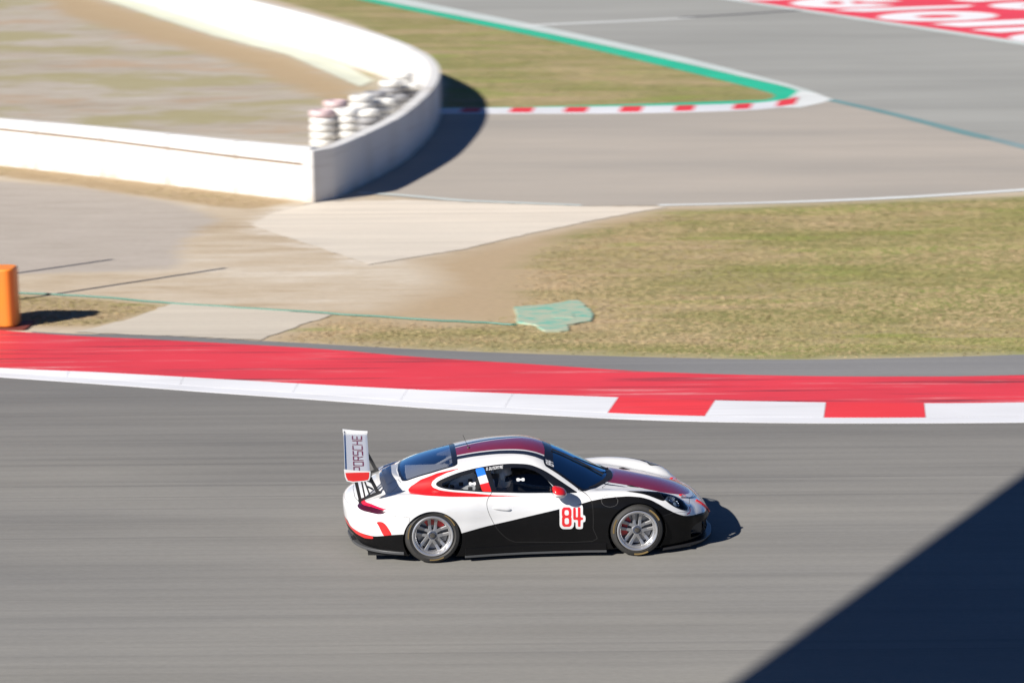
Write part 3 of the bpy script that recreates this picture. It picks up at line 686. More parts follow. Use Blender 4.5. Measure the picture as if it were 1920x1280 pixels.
def two_sided(m, inner=(.025, .025, .028)):
    """paint outside, dark bare shell inside"""
    t = m.node_tree; b = t.nodes['Principled BSDF']; o = t.nodes['Material Output']
    d = t.nodes.new('ShaderNodeBsdfDiffuse'); d.inputs[0].default_value = (*inner, 1); x = t.nodes.new('ShaderNodeMixShader'); ge = t.nodes.new('ShaderNodeNewGeometry')
    t.links.new(ge.outputs['Backfacing'], x.inputs[0]); t.links.new(b.outputs[0], x.inputs[1]); t.links.new(d.outputs[0], x.inputs[2]); t.links.new(x.outputs[0], o.inputs['Surface']); return m
def car_paint(name, col, rough=.35, coat=1.0, dirt=.12, spec=.5):
    m = mat(name, col, rough, coat=coat, coat_rough=.04, spec=spec); t = NT(m)
    n = t.noise(t.coord((1, 1, 1), kind='Object'), 7.0, 5, .65); n2 = t.noise(t.coord((2, 5, 12), kind='Object'), 6.0, 4, .7)
    f = t.math('MULTIPLY', t.ramp(n, [(.48, 0.0), (.78, 1.0)]), t.ramp(n2, [(.35, 0.0), (.75, 1.0)]))
    t.color(t.mix(t.math('MULTIPLY', f, dirt), col, (.23, .20, .17)))
    t.l(t.math('ADD', t.math('MULTIPLY', f, .25), .04), t.b.inputs['Coat Roughness'])
    return two_sided(m)
PW = car_paint('paint_white', (.66, .665, .67)); PB = car_paint('paint_black', (.0035, .0035, .004), .5, coat=.22, dirt=.02, spec=.1); PR = car_paint('paint_red', (.62, .012, .014))
PU = car_paint('paint_burgundy', (.19, .010, .028), .30); PN = car_paint('paint_stripe_black', (.010, .012, .018), .3); PS = mat('panel_gap', (.012, .012, .012), .9)
PBL = car_paint('paint_blue', (.015, .16, .66)); PK = two_sided(mat('black_frame', (.008, .009, .012), .25, coat=.5), (.01, .01, .01))
BLKP = mat('black_plastic', (.014, .014, .015), .5); CARB = mat('carbon_black', (.02, .02, .022), .38, coat=.4); GREYP = mat('grey_edge', (.06, .062, .065), .4)
def glass(name, tint, refl=(.9, .9, .9), base=.06):
    m = bpy.data.materials.new(name); m.use_nodes = True; t = m.node_tree; t.nodes.remove(t.nodes['Principled BSDF'])
    tr = t.nodes.new('ShaderNodeBsdfTransparent'); tr.inputs[0].default_value = (*tint, 1)
    gl = t.nodes.new('ShaderNodeBsdfGlossy'); gl.inputs['Roughness'].default_value = .03; gl.inputs[0].default_value = (*refl, 1)
    lw0 = t.nodes.new('ShaderNodeLayerWeight'); lw0.inputs[0].default_value = .5; lw = t.nodes.new('ShaderNodeMath'); lw.operation = 'POWER'; lw.inputs[1].default_value = 4.0; t.links.new(lw0.outputs['Facing'], lw.inputs[0])
    ad = t.nodes.new('ShaderNodeMath'); ad.operation = 'ADD'; ad.inputs[1].default_value = base; ad.use_clamp = True
    mx = t.nodes.new('ShaderNodeMixShader'); t.links.new(lw.outputs[0], ad.inputs[0]); t.links.new(ad.outputs[0], mx.inputs[0]); t.links.new(tr.outputs[0], mx.inputs[1]); t.links.new(gl.outputs[0], mx.inputs[2])
    t.links.new(mx.outputs[0], t.nodes['Material Output'].inputs[0]); return m
GL_SIDE = glass('side_glass', (.90, .93, .96), base=.04); GL_WS = glass('windscreen_glass', (.05, .09, .13), (.55, .85, 1.0), base=.34); GL_RW = glass('rear_glass', (.94, .96, .98), (.85, .95, 1.0), base=.42); GL_LT = glass('lamp_glass', (.88, .92, .97), base=.03)
# --- cut the body
S = Soup(*surface())
AB = np.abs
ZR_, ZF_ = .305, .312; RAR, RAF = .352, .350
big = 9.0
def arch(x, y, z):
    a = AB(y); f = np.minimum(np.hypot(x + 1.2285, z - ZR_) - RAR, np.hypot(x - 1.2285, z - ZF_) - RAF)
    return np.where(a > .45, f, big)
S.split(arch, None, lambda t_, m_: (-1, 0))
sidewin = [(-1.172, .905), (-1.145, .932), (-1.057, .971), (-.902, 1.023), (-.687, 1.071), (-.472, 1.1), (-.338, 1.109), (-.237, 1.111), (-.1, 1.104), (-.015, 1.09), (.088, 1.052), (.192, .996), (.294, .929), (.397, .86), (.5, .79), (.53, .772), (.50, .770), (.214, .785), (-.136, .794), (-.288, .802), (-.508, .813), (-.621, .821), (-.819, .838), (-.984, .851), (-1.095, .866), (-1.153, .883)]
f_sw = seg_sdf(smooth_poly(sidewin, 3))
S.split(lambda x, y, z: np.where((AB(y) > .45) & (z > .70), f_sw(x, z), big), lambda t_, m_: t_ == 0, lambda t_, m_: (1, 0))
ws = mirror([(.176, .0), (.183, .113), (.18, .229), (.161, .393), (.138, .531), (.147, .572), (.16, .592), (.368, .655), (.59, .722), (.63, .718), (.762, .596), (.888, .435), (.975, .245), (1.005, .088), (1.008, 0)])
f_ws = seg_sdf(ws); S.split(lambda x, y, z: np.where(z > .70, f_ws(x, y), big), lambda t_, m_: t_ == 0, lambda t_, m_: (3, 0))
rw = mirror([(-.890, 0), (-.890, .12), (-.887, .326), (-.895, .47), (-.905, .498), (-.943, .518), (-1.223, .529), (-1.5, .503), (-1.54, .48), (-1.567, .434), (-1.595, .25), (-1.608, 0)])
f_rw = seg_sdf(rw); S.split(lambda x, y, z: np.where(z > .80, f_rw(x, y), big), lambda t_, m_: t_ == 0, lambda t_, m_: (4, 0))
hn = Vector((.45, .65, .61)).normalized(); hu = Vector((.331, .0, -.197)); hu = (hu - hu.dot(hn) * hn).normalized(); hv = hn.cross(hu)
def huv(x, a, z): return x * hu.x + a * hu.y + z * hu.z, x * hv.x + a * hv.y + z * hv.z
HLP = [(1.532, .706, .727), (1.60, .65, .722), (1.685, .655, .690), (1.765, .68, .635), (1.84, .705, .57), (1.872, .735, .535), (1.845, .788, .518), (1.765, .825, .54), (1.67, .843, .591), (1.6, .836, .643), (1.553, .809, .689), (1.530, .763, .720)]
hl2 = smooth_poly([huv(*p) for p in HLP], 4); f_hl0 = seg_sdf(hl2)
def f_hl(x, y, z):
    a = AB(y); u, v_ = huv(x, a, z); return np.where((x > 1.3) & (a > .4) & (z > .4), f_hl0(u, v_), big)
S.split(f_hl, lambda t_, m_: t_ == 0, lambda t_, m_: (5, 0))
tl = smooth_poly([(-2.112, .628), (-2.075, .66), (-2.05, .678), (-2.009, .688), (-1.914, .683), (-1.819, .673), (-1.730, .663), (-1.775, .638), (-1.82, .612), (-1.917, .603), (-2.026, .610), (-2.09, .617)], 4); f_tl0 = seg_sdf(tl)
f_tl = lambda x, y, z: np.where((x < -1.6) & (AB(y) > .35), f_tl0(x, z), big)
S.split(f_tl, lambda t_, m_: t_ == 0, lambda t_, m_: (7, 0))
WHITE, BLACK, RED, BURG, NAVY, SEAM, BLUE, FRAME = range(8)
PM = [PW, PB, PR, PU, PN, PS, PBL, PK]
door = [(-.505, .90), (-.505, .818), (-.562, .754), (-.577, .68), (-.54, .558), (-.459, .399), (-.354, .28), (-.263, .226), (-.148, .212), (.69, .195), (.70, .356), (.70, .575), (.678, .711), (.60, .775), (.54, .80), (.54, .90)]
f_dr = seg_sdf(smooth_poly(door, 3)); fd = lambda x, y, z: np.where((AB(y) > .6) & (z < .86), f_dr(x, z), big)
S.split(fd, lambda t_, m_: t_ == 0, lambda t_, m_: (9, 0))
S.split(lambda x, y, z: np.where(fd(x, y, z) < 5, -(fd(x, y, z) + .0055), big), lambda t_, m_: t_ == 9, lambda t_, m_: (9, SEAM))
hood = mirror([(1.03, 0), (1.0, .25), (.92, .43), (.84, .55), (.95, .575), (1.2, .565), (1.5, .535), (1.72, .49), (1.88, .41), (1.98, .28), (2.03, .14), (2.045, 0)])
f_hd = seg_sdf(hood); fh = lambda x, y, z: np.where(z > .42, f_hd(x, y), big)
S.split(fh, lambda t_, m_: t_ == 0, lambda t_, m_: (11, 0))
S.split(lambda x, y, z: np.where(fh(x, y, z) < 5, -(fh(x, y, z) + .005), big), lambda t_, m_: t_ == 11, lambda t_, m_: (11, SEAM))
lid = mirror([(-1.635, 0), (-1.62, .3), (-1.578, .46), (-1.64, .53), (-1.725, .60), (-1.84, .602), (-1.98, .585), (-2.08, .52), (-2.14, .3), (-2.155, 0)])
f_ld = seg_sdf(lid); fl = lambda x, y, z: np.where(z > .58, f_ld(x, y), big)
S.split(fl, lambda t_, m_: t_ == 0, lambda t_, m_: (12, 0))
S.split(lambda x, y, z: np.where(fl(x, y, z) < 5, -(fl(x, y, z) + .005), big), lambda t_, m_: t_ == 12, lambda t_, m_: (12, SEAM))
zfb = pchip([(1.5, .48), (1.7, .515), (1.85, .505), (1.95, .54), (2.05, .55), (2.3, .55)])
ffb = lambda x, y, z: np.maximum(1.53 - x, z - zfb(x)); S.split(ffb, lambda t_, m_: t_ == 0, lambda t_, m_: (13, 0))
S.split(lambda x, y, z: -(ffb(x, y, z) + .004), lambda t_, m_: t_ == 13, lambda t_, m_: (13, SEAM))
frb = lambda x, y, z: np.maximum(x + 1.5, z - .602 + .02 * (x + 1.8)); S.split(frb, lambda t_, m_: t_ == 0, lambda t_, m_: (14, 0))
S.split(lambda x, y, z: -(frb(x, y, z) + .003), lambda t_, m_: t_ == 14, lambda t_, m_: (14, SEAM))
# --- livery
PAN = (0, 9, 11, 12, 13, 14)
ok = lambda t_, m_: t_ in PAN and m_ != SEAM
white = lambda t_, m_: t_ in PAN and m_ == WHITE
bl = pchip([(-.9, .370), (-.654, .426), (-.277, .494), (.11, .571), (.577, .670), (.7, .699), (.9, .726), (1.1, .735), (1.264, .722), (1.384, .69), (1.484, .638), (1.606, .56), (1.72, .498), (1.827, .457), (1.939, .433), (2.044, .42), (2.16, .39), (2.3, .36)])
brr = pchip([(-2.4, .42), (-2.236, .405), (-2.2, .355), (-2.1, .326), (-1.95, .319), (-1.8, .344), (-1.716, .361), (-1.568, .378), (-1.4, .39)])
def f_black(x, y, z): return np.where((x > .6) & (x < 1.8) & (AB(y) < .70) & (z > .55), 1.0, np.where(x > -.95, z - bl(x), np.where(x < -1.4, z - brr(x), np.where(z < .2, -1, 1))))
S.split(f_black, white, lambda t_, m_: (t_, BLACK))
S.split(lambda x, y, z: np.where((x > 1.0) & (z > .5), seg_sdf(smooth_poly([(1.064, .772), (1.28, .752), (1.45, .712), (1.55, .668), (1.62, .72), (1.571, .832), (1.449, .838), (1.29, .813)], 4))(x, AB(y)), big), white, lambda t_, m_: (t_, BLACK))
swoosh = [(-.796, 1.074), (-.954, 1.051), (-1.149, 1.008), (-1.346, .94), (-1.468, .866), (-1.503, .832), (-1.488, .817), (-1.386, .819), (-1.166, .812), (-.943, .796), (-.644, .777), (-.343, .766), (-.042, .763), (-.343, .7755), (-.492, .786), (-.715, .812), (-.939, .832), (-1.13, .850), (-1.202, .869), (-1.223, .895), (-1.207, .932), (-1.152, .970), (-1.031, 1.019), (-.895, 1.054)]
fsw = seg_sdf(swoosh); S.split(lambda x, y, z: np.where(AB(y) > .5, fsw(x, z), big), white, lambda t_, m_: (t_, RED))
rs = seg_sdf(smooth_poly([(-2.036, .496), (-1.974, .501), (-1.892, .497), (-1.859, .445), (-1.80, .335), (-1.714, .355), (-1.756, .448), (-1.796, .498), (-1.837, .515), (-1.919, .507)], 3)); S.split(lambda x, y, z: np.where(AB(y) > .4, rs(x, z), big), white, lambda t_, m_: (t_, RED))
rf = seg_sdf([(-2.32, .43), (-2.24, .395), (-2.203, .35), (-2.101, .327), (-2.012, .312), (-1.931, .315), (-1.932, .282), (-2.034, .266), (-2.136, .285), (-2.22, .33), (-2.32, .38)]); S.split(lambda x, y, z: np.where(x < -1.8, rf(x, z), big), ok, lambda t_, m_: (t_, RED))
# roof and hood bands
yn = pchip([(-.92, -.205), (-.58, -.245), (-.25, -.285), (.02, -.345), (.2, -.385)]); yf = pchip([(-.92, .115), (-.58, .14), (-.25, .165), (.02, .205), (.2, .235)])
band = lambda x, y, w: np.maximum(yn(x) - w - y, y - yf(x) - w)
roof = lambda t_, m_: t_ == 0 and m_ == WHITE
onroof = lambda x, y, z, f: np.where((z > 1.04) & (x > -1.0) & (x < .3), f, big)
S.split(lambda x, y, z: onroof(x, y, z, band(x, y, .135)), roof, lambda t_, m_: (t_, NAVY))
S.split(lambda x, y, z: onroof(x, y, z, band(x, y, .032)), lambda t_, m_: t_ == 0 and m_ == NAVY, lambda t_, m_: (t_, WHITE))
S.split(lambda x, y, z: onroof(x, y, z, band(x, y, 0.0)), lambda t_, m_: t_ == 0 and m_ == WHITE, lambda t_, m_: (t_, BURG))
hbp = mirror([(.7, .35), (.95, .365), (1.18, .380), (1.40, .400), (1.57, .397), (1.70, .385), (1.80, .355), (1.9, .28), (1.965, .17), (1.99, .08), (1.998, 0)])
fhb = seg_sdf(hbp)
S.split(lambda x, y, z: np.where((z > .45) & (x > .75), fhb(x, y), big), lambda t_, m_: t_ in (0, 11) and m_ == WHITE, lambda t_, m_: (t_, BURG))
S.split(lambda x, y, z: np.where((z > .42) & (x > 1.82), np.maximum(fhb(x, y) - .095, .062 - fhb(x, y)), big), white, lambda t_, m_: (t_, NAVY))
S.split(lambda x, y, z: np.where((z > .6) & (x > .75) & (x < 1.25), np.maximum(AB(y) - .45 - .0 * x, .418 + .10 * np.clip(x - 1.0, 0, 1) - AB(y)) + .12 * np.clip(x - 1.12, 0, 1), big), white, lambda t_, m_: (t_, NAVY))
S.split(lambda x, y, z: np.where(f_hl(x, y, z) < 1, np.maximum(np.maximum(f_hl(x, y, z) - .052, .034 - f_hl(x, y, z)), 1.845 - x), big), white, lambda t_, m_: (t_, RED))
# window bands
qg = seg_sdf(smooth_poly([(-1.097, .881), (-1.096, .915), (-.958, .966), (-.763, 1.018), (-.682, 1.040), (-.63, .838), (-.818, .850), (-1.016, .869)], 1)); dg = seg_sdf(smooth_poly([(-.516, 1.046), (-.375, 1.068), (-.208, 1.073), (-.1, 1.066), (.015, 1.035), (.104, .983), (.171, .921), (.245, .855), (.285, .80), (-.136, .806), (-.45, .824)], 1))
S.split(lambda x, y, z: np.full(x.shape, -1.0), lambda t_, m_: t_ == 1, lambda t_, m_: (1, 1))
S.split(lambda x, y, z: np.minimum(qg(x, z), dg(x, z)), lambda t_, m_: t_ == 1 and m_ == 1, lambda t_, m_: (1, 0))
flag = seg_sdf([(-.695, 1.075), (-.593, 1.09), (-.504, .808), (-.617, .816)]); S.split(lambda x, y, z: np.maximum(flag(x, z), f_sw(x, z) + .006), lambda t_, m_: t_ == 1, lambda t_, m_: (1, 3))
S.split(lambda x, y, z: z - (.984 + (x + .662) * .24), lambda t_, m_: t_ == 1 and m_ == 3, lambda t_, m_: (1, 2))
S.split(lambda x, y, z: z - (.903 + (x + .636) * .21), lambda t_, m_: t_ == 1 and m_ == 2, lambda t_, m_: (1, 4))
S.split(lambda x, y, z: np.maximum(-(f_ws(x, y) + .035), -1), lambda t_, m_: t_ == 3, lambda t_, m_: (3, 1)); S.split(lambda x, y, z: x - .285 + .10 * y * y, lambda t_, m_: t_ == 3, lambda t_, m_: (3, 1))
S.split(lambda x, y, z: -(f_rw(x, y) + .03), lambda t_, m_: t_ == 4, lambda t_, m_: (4, 1)); S.split(lambda x, y, z: -.955 - x, lambda t_, m_: t_ == 4, lambda t_, m_: (4, 1))
S.split(lambda x, y, z: -(f_hl(x, y, z) + .010), lambda t_, m_: t_ == 5, lambda t_, m_: (5, 1))
S.split(lambda x, y, z: .660 - .05 * (x + 1.9) - .16 * (x + 1.9) ** 2 - z, lambda t_, m_: t_ == 7, lambda t_, m_: (7, 1)); 
# front intakes: dark openings in the bumper
it = seg_sdf(smooth_poly([(.70, .145), (.715, .25), (.69, .30), (.58, .315), (.545, .26), (.545, .15)], 2)); ic = seg_sdf([(-.46, .15), (-.46, .30), (-.40, .325), (.40, .325), (.46, .30), (.46, .15)])
S.split(lambda x, y, z: np.where(x > 1.7, np.minimum(it(AB(y), z), ic(y, z)), big), lambda t_, m_: t_ == 13, lambda t_, m_: (-1, 0))
rv = seg_sdf([(-.55, .15), (-.48, .27), (.48, .27), (.55, .15)]); S.split(lambda x, y, z: np.where(x < -1.9, rv(y, z), big), lambda t_, m_: t_ == 14, lambda t_, m_: (14, FRAME))
# left / right of the paired pieces
for a_, b_ in ((1, 2), (5, 6), (7, 8), (9, 10)): S.split(lambda x, y, z: -y, lambda t_, m_, a_=a_: t_ == a_, lambda t_, m_, b_=b_: (b_, m_))
S.emit('body_shell', 0, PM, CAR); hood_o = S.emit('hood', 11, PM, CAR); lid_o = S.emit('engine_lid', 12, PM, CAR); fb_o = S.emit('front_bumper', 13, PM, CAR); rb_o = S.emit('rear_bumper', 14, PM, CAR)
doors = [S.emit('door', k, PM, CAR) for k in (9, 10)]
SWM = [GL_SIDE, PK, PW, PBL, PR]
sw_o = [S.emit('side_window', k, SWM, CAR, .001) for k in (1, 2)]
ws_o = S.emit('windscreen', 3, [GL_WS, PK], CAR, .001); rw_o = S.emit('rear_window', 4, [GL_RW, PK], CAR, .001)
MT['tail_red'] = mat('tail_red', (.75, .008, .045), .15, coat=1); MT['tail_dark'] = mat('tail_dark', (.05, .004, .012), .12, coat=1)
LED = mat('lamp_chrome', (.6, .62, .65), .15, 1.0)
for k in (7, 8): S.emit('taillight', k, [MT['tail_dark'], MT['tail_red']], CAR, .003)
hl_o = [S.emit('headlight', k, [GL_LT, PK], CAR, .001) for k in (5, 6)]
# --- headlight insides
for sd, o in ((-1, hl_o[0]), (1, hl_o[1])):
    n_ = Vector((hn.x, sd * hn.y, hn.z)); c_ = Vector((1.70, sd * .745, .615))
    rot = n_.to_track_quat('Y', 'Z').to_matrix()
    def place(ob, p): ob.data.transform(Matrix.Translation(p) @ rot.to_4x4()); ob.data.update(); return ob
    place(MB().lathe([(.0, -.06), (.05, -.052), (.088, -.03), (.102, -.005)], 28).build('bowl', mat('lamp_bowl', (.6, .66, .74), .25, .85), o, True), c_ - n_ * .05)
    place(MB().lathe([(.042, .02), (.046, .024), (.046, -.02), (.03, -.03)], 20).build('lamp_ring', LED, o, True), c_ - n_ * .05 + Vector((.03, 0, -.02)))
    place(MB().lathe([(0, .028), (.02, .024), (.036, .012), (.04, 0)], 20).build('projector', mat('lamp_lens', (.10, .13, .17), .05, coat=1), o, True), c_ - n_ * .045 + Vector((.03, 0, -.02)))
    S.emit('lamp_light_block', 5 if sd < 0 else 6, [BLKP, BLKP], o, -.085)  # opaque backing added to stop sun leaking through the lamp
    for q in ((-.075, .03), (-.06, -.035), (.10, .03), (.10, -.03)):
        place(MB().box((q[0], 0, q[1]), (.05, .012, .03), bevel=.003).build('led', LED, o), c_ - n_ * .035)
# --- where the skin is: side y and top z of the body at a place
def side_y(x, z):
    x = np.asarray(x, float); z = np.asarray(z, float); lo = np.full(x.shape, .45); hi = np.full(x.shape, 1.1)
    for k in range(26):
        m_ = (lo + hi) / 2; ins = F(x, m_, z) < 0; lo = np.where(ins, m_, lo); hi = np.where(ins, hi, m_)
    return lo
def top_z(x, y):
    x = np.asarray(x, float); y = np.asarray(y, float); lo = np.full(x.shape, .3); hi = np.full(x.shape, 1.35)
    for k in range(26):
        m_ = (lo + hi) / 2; ins = F(x, y, m_) < 0; lo = np.where(ins, m_, lo); hi = np.where(ins, hi, m_)
    return lo
# --- stroke lettering
GLY = {'8': [(0, .1, 0, .43), (1, .1, 1, .43), (0, .63, 0, .9), (1, .63, 1, .9), (.2, 0, .8, 0), (.2, 1, .8, 1), (.2, .53, .8, .53), (0, .1, .2, 0), (1, .1, .8, 0), (0, .9, .2, 1), (1, .9, .8, 1), (0, .43, .2, .53), (0, .63, .2, .53), (1, .43, .8, .53), (1, .63, .8, .53)], '4': [(0, .42, 0, 1), (0, .42, 1.05, .42), (.68, 0, .68, 1.02)],
       'P': [(0, 0, 0, 1), (0, 1, 1, 1), (1, 1, 1, .45), (1, .45, 0, .45)], 'O': [(0, 0, 0, 1), (1, 0, 1, 1), (0, 0, 1, 0), (0, 1, 1, 1)], 'R': [(0, 0, 0, 1), (0, 1, 1, 1), (1, 1, 1, .5), (1, .5, 0, .5), (.6, .5, 1, 0)],
       'S': [(0, 0, 1, 0), (1, 0, 1, .5), (1, .5, 0, .5), (0, .5, 0, 1), (0, 1, 1, 1)], 'C': [(1, 0, 0, 0), (0, 0, 0, 1), (0, 1, 1, 1)], 'H': [(0, 0, 0, 1), (1, 0, 1, 1), (0, .5, 1, .5)], 'E': [(0, 0, 0, 1), (0, 0, 1, 0), (0, .5, .85, .5), (0, 1, 1, 1)],
       'D': [(0, 0, 0, 1), (0, 1, .7, 1), (.7, 1, 1, .7), (1, .7, 1, .3), (1, .3, .7, 0), (.7, 0, 0, 0)], 'U': [(0, 1, 0, 0), (0, 0, 1, 0), (1, 0, 1, 1)], 'T': [(0, 1, 1, 1), (.5, 0, .5, 1)], '.': [(.2, 0, .3, 0)],
       '-': [(0, .5, 1, .5)]}
def strokes(text, w, h, gap, slant=0.0, narrow={}):
    """segments of a word, origin at its lower left; returns the total width too"""
    out = []; x = 0.0
    for ch in text:
        cw = w * narrow.get(ch, 1.0)
        for a, b, c_, d in GLY.get(ch, []): out.append((x + a * cw + slant * b * h, b * h, x + c_ * cw + slant * d * h, d * h))
        x += cw + gap
    return out, x - gap
def seg_dist(segs, hw):
    def f(u, v):
        d = np.full(np.shape(u), 1e9)
        for x0, y0, x1, y1 in segs:
            dx, dy = x1 - x0, y1 - y0; L = dx * dx + dy * dy + 1e-12; q = np.clip(((u - x0) * dx + (v - y0) * dy) / L, 0, 1)
            d = np.minimum(d, np.maximum(AB(u - x0 - q * dx), AB(v - y0 - q * dy)) * .6 + np.hypot(u - x0 - q * dx, v - y0 - q * dy) * .4)
        return d - hw
    return f
def decal(name, u0, u1, v0, v1, step, place, layers, mats, parent):
    """flat print: a grid patch cut along layers [f(u,v)] (largest first) and laid on a surface by place(u,v) -> xyz"""
    nu, nv = max(2, int((u1 - u0) / step)), max(2, int((v1 - v0) / step))
    U, V_ = np.meshgrid(np.linspace(u0, u1, nu), np.linspace(v0, v1, nv), indexing='ij'); i = np.arange(nu * nv).reshape(nu, nv)
    P = np.stack([U.ravel(), V_.ravel(), 0 * U.ravel()], -1); D = Soup(P, np.tile((0, 0, 1.), (len(P), 1)), np.stack([i[:-1, :-1], i[1:, :-1], i[1:, 1:], i[:-1, 1:]], -1).reshape(-1, 4))
    for k, f in enumerate(layers): D.split(lambda x, y, z: f(x, y), (lambda t_, m_: t_ == 0) if k == 0 else (lambda t_, m_: t_ == 1), lambda t_, m_, k=k: (1, k))
    A_ = np.array(D.P); X = place(A_[:, 0], A_[:, 1]); D.P = [tuple(p) for p in X]
    e = 1e-3; a = place(A_[:, 0] + e, A_[:, 1]) - X; b = place(A_[:, 0], A_[:, 1] + e) - X; N_ = np.cross(a, b); N_ /= np.linalg.norm(N_, axis=1, keepdims=True) + 1e-12; D.N = [tuple(n) for n in N_]
    return D.emit(name, 1, mats, parent)
# race number on both doors
sg, tw = strokes('84', .084, .205, .052, narrow={'4': .98})
for sd, dr_ in ((-1, doors[0]), (1, doors[1])):
    f0 = seg_dist(sg, .0165); f1 = seg_dist(sg, .0445)
    def pl_(u, v, sd=sd):
        x = (.340 + u) if sd < 0 else (.585 - u); z = .408 + v - .03 * u; y = side_y(x, z) + .004
        return np.stack([x, sd * y, z], -1)
    decal('race_number', -.06, tw + .075, -.06, .27, .012, pl_, [f1, f0], [PW, PR], dr_)
# number on the windscreen strip, name on the door glass, small marks
sg, tw = strokes('84', .032, .07, .018)
def pl_(u, v): x = .255 - v * 1.15; y = -.555 + u * 1.0; return np.stack([x, y, top_z(x, y) + .005], -1)
decal('windscreen_number', -.012, tw + .012, -.012, .085, .006, pl_, [seg_dist(sg, .0068)], [PW], ws_o)
sg, tw = strokes('D.DUTERTRE', .0165, .024, .0095, .22, {'.': .4})
def pl_(u, v): x = -.560 + u * .82; z = 1.052 + .094 * u * .82 + v; return np.stack([x, -side_y(x, z) - .004, z], -1)
decal('driver_name', -.006, tw + .02, -.006, .032, .0022, pl_, [seg_dist(sg, .0024)], [PW], sw_o[0])
sg, tw = strokes('-', .10, .03, .01)
for x_, z_, n_ in ((-.205, .945, .065), (-.775, .912, .055)):
    def pl_(u, v, x_=x_, z_=z_): x = x_ + u; z = z_ + v; return np.stack([x, -side_y(x, z) - .004, z], -1)
    decal('window_mark', -.01, .12, -.03, .03, .008, pl_, [lambda u, v, n_=n_: np.maximum(np.maximum(AB(u - n_ * .75) - n_ * .75, AB(v) - .017 + .008 * (AB(u - n_ * .75) < n_ * .18)), -1)], [PW], sw_o[0])
# fuel filler ring, door handle, hood pins, vents, tow strap
th = np.linspace(0, 2 * np.pi, 41); RING = mat('filler_ring', (.10, .10, .10), .5)
fx, fz = .9 + .098 * np.cos(th), .69 + .062 * np.sin(th); MB().tube([(x, -y - .001, z) for x, y, z in zip(fx, side_y(fx, fz), fz)], .0016, 5, False).build('fuel_filler', RING, CAR)
for sd, dr_ in ((-1, doors[0]), (1, doors[1])):
    xs_ = np.linspace(-.50, -.29, 15); b_ = MB(); zc_ = .640 - .16 * (xs_ + .395); yy = side_y(xs_, zc_); rr = .021 * np.sqrt(np.clip(1 - ((xs_ + .395) / .112) ** 4, .03, 1))
    b_.tube([(x, sd * (y + .002), z) for x, y, z in zip(xs_, yy, zc_)], [float(r) for r in rr], 10).build('door_handle', PW, dr_, True)
for x, y in ((1.83, -.36), (1.83, .40)):
    z = float(top_z(np.array([x]), np.array([y]))[0]); MB().lathe([(0, .012), (.014, .011), (.02, .004), (.026, 0)], 14, 'z', c=(x, y, z)).build('hood_pin', PR, hood_o, True)
    MB().tube([(x, y, z + .01), (x + .03, y, z + .012), (x + .07, y + .005, z - .012)], .0035, 6).build('pin_strap', PR, hood_o)
for y in (-.40, .40):
    xs_ = np.linspace(1.17, 1.31, 6); zz = top_z(xs_, np.full(6, y)); MB().tube([(x, y, z + .002) for x, z in zip(xs_, zz)], [.002, .012, .014, .009, .004, .002], 8).build('hood_clip', BLKP, hood_o)
sp = [(2.03, -.345), (2.08, -.34), (2.13, -.325), (2.17, -.30)]
pts = [(x, y, float(top_z(np.array([x]), np.array([y]))[0]) + .012) for x, y in sp]
b_ = MB()
b_.tube(pts + [(2.205, -.27, .335)], .013, 8).build('tow_strap', PR, fb_o, True)
# splitter, intakes
def plan_edge(z, x0, x1, n, grow):
    out = []
    for x in np.linspace(x0, x1, n):
        w = float(side_y_low(x, z)); out.append((x, w))
    return out
def side_y_low(x, z):
    lo, hi = 0.0, 1.1
    for k in range(30):
        m_ = (lo + hi) / 2; i_ = float(F(np.array([x]), np.array([m_]), np.array([z]))[0]) < 0; lo, hi = (m_, hi) if i_ else (lo, m_)
    return lo
xe = 1.55 + (2.222 - 1.55) * np.sin(np.linspace(0, math.pi / 2, 26)); half = [(float(x), side_y_low(float(x), .16)) for x in xe]; half = [(x, w) for x, w in half if w > .03] + [(2.214, 0)]
def grown(H, d): return [(x + d * max(0, (x - 1.55) / .66) ** 1.2, w + d * .35 * (w / .95)) for x, w in H]
out_ = grown(half, .055); poly = [(x, -w) for x, w in out_] + [(x, w) for x, w in reversed(out_)][1:]
MB().prism(poly, .062, .082, 'z').build('splitter', CARB, fb_o, False, .004)
MB().prism([(x * .995, y * .98) for x, y in poly], .046, .060, 'z').build('splitter_lip', BLKP, fb_o)
for z_ in (.2, .245, .285): MB().box((2.13, 0, z_), (.03, .86, .012)).build('grille_bar', BLKP, fb_o)
MB().box((1.97, 0, .29), (.03, 1.04, .36)).build('radiator', mat('radiator_black', (.012, .012, .012), .8), fb_o)  # made taller to block sun leaking out of the intake
for sd in (-1, 1):
    MB().box((1.80, sd * .60, .23), (.03, .26, .22)).build('radiator', BLKP, fb_o)
    MB().box((1.995, sd * .512, .23), (.16, .05, .19), bevel=.012).build('intake_fin', CARB, fb_o)
    MB().prism([(1.93, sd * .60), (2.13, sd * .44), (2.11, sd * .42), (1.9, sd * .58)], .165, .18, 'z').build('intake_blade', CARB, fb_o)
# sills
for sd in (-1, 1):
    xs_ = np.linspace(-.845, .86, 24); w1 = np.array([side_y_low(float(x), .16) for x in xs_])
    pl2 = [(float(x), sd * (w + .018)) for x, w in zip(xs_, w1)] + [(float(x), sd * (w - .12)) for x, w in zip(xs_[::-1], w1[::-1])]
    if sd > 0: pl2 = pl2[::-1]
    MB().prism(pl2, .062, .088, 'z').build('side_skirt', GREYP, CAR, False, .004)
    MB().prism([(x, y * .992) for x, y in pl2], .088, .178, 'z').build('sill', PB, CAR, False, .006)
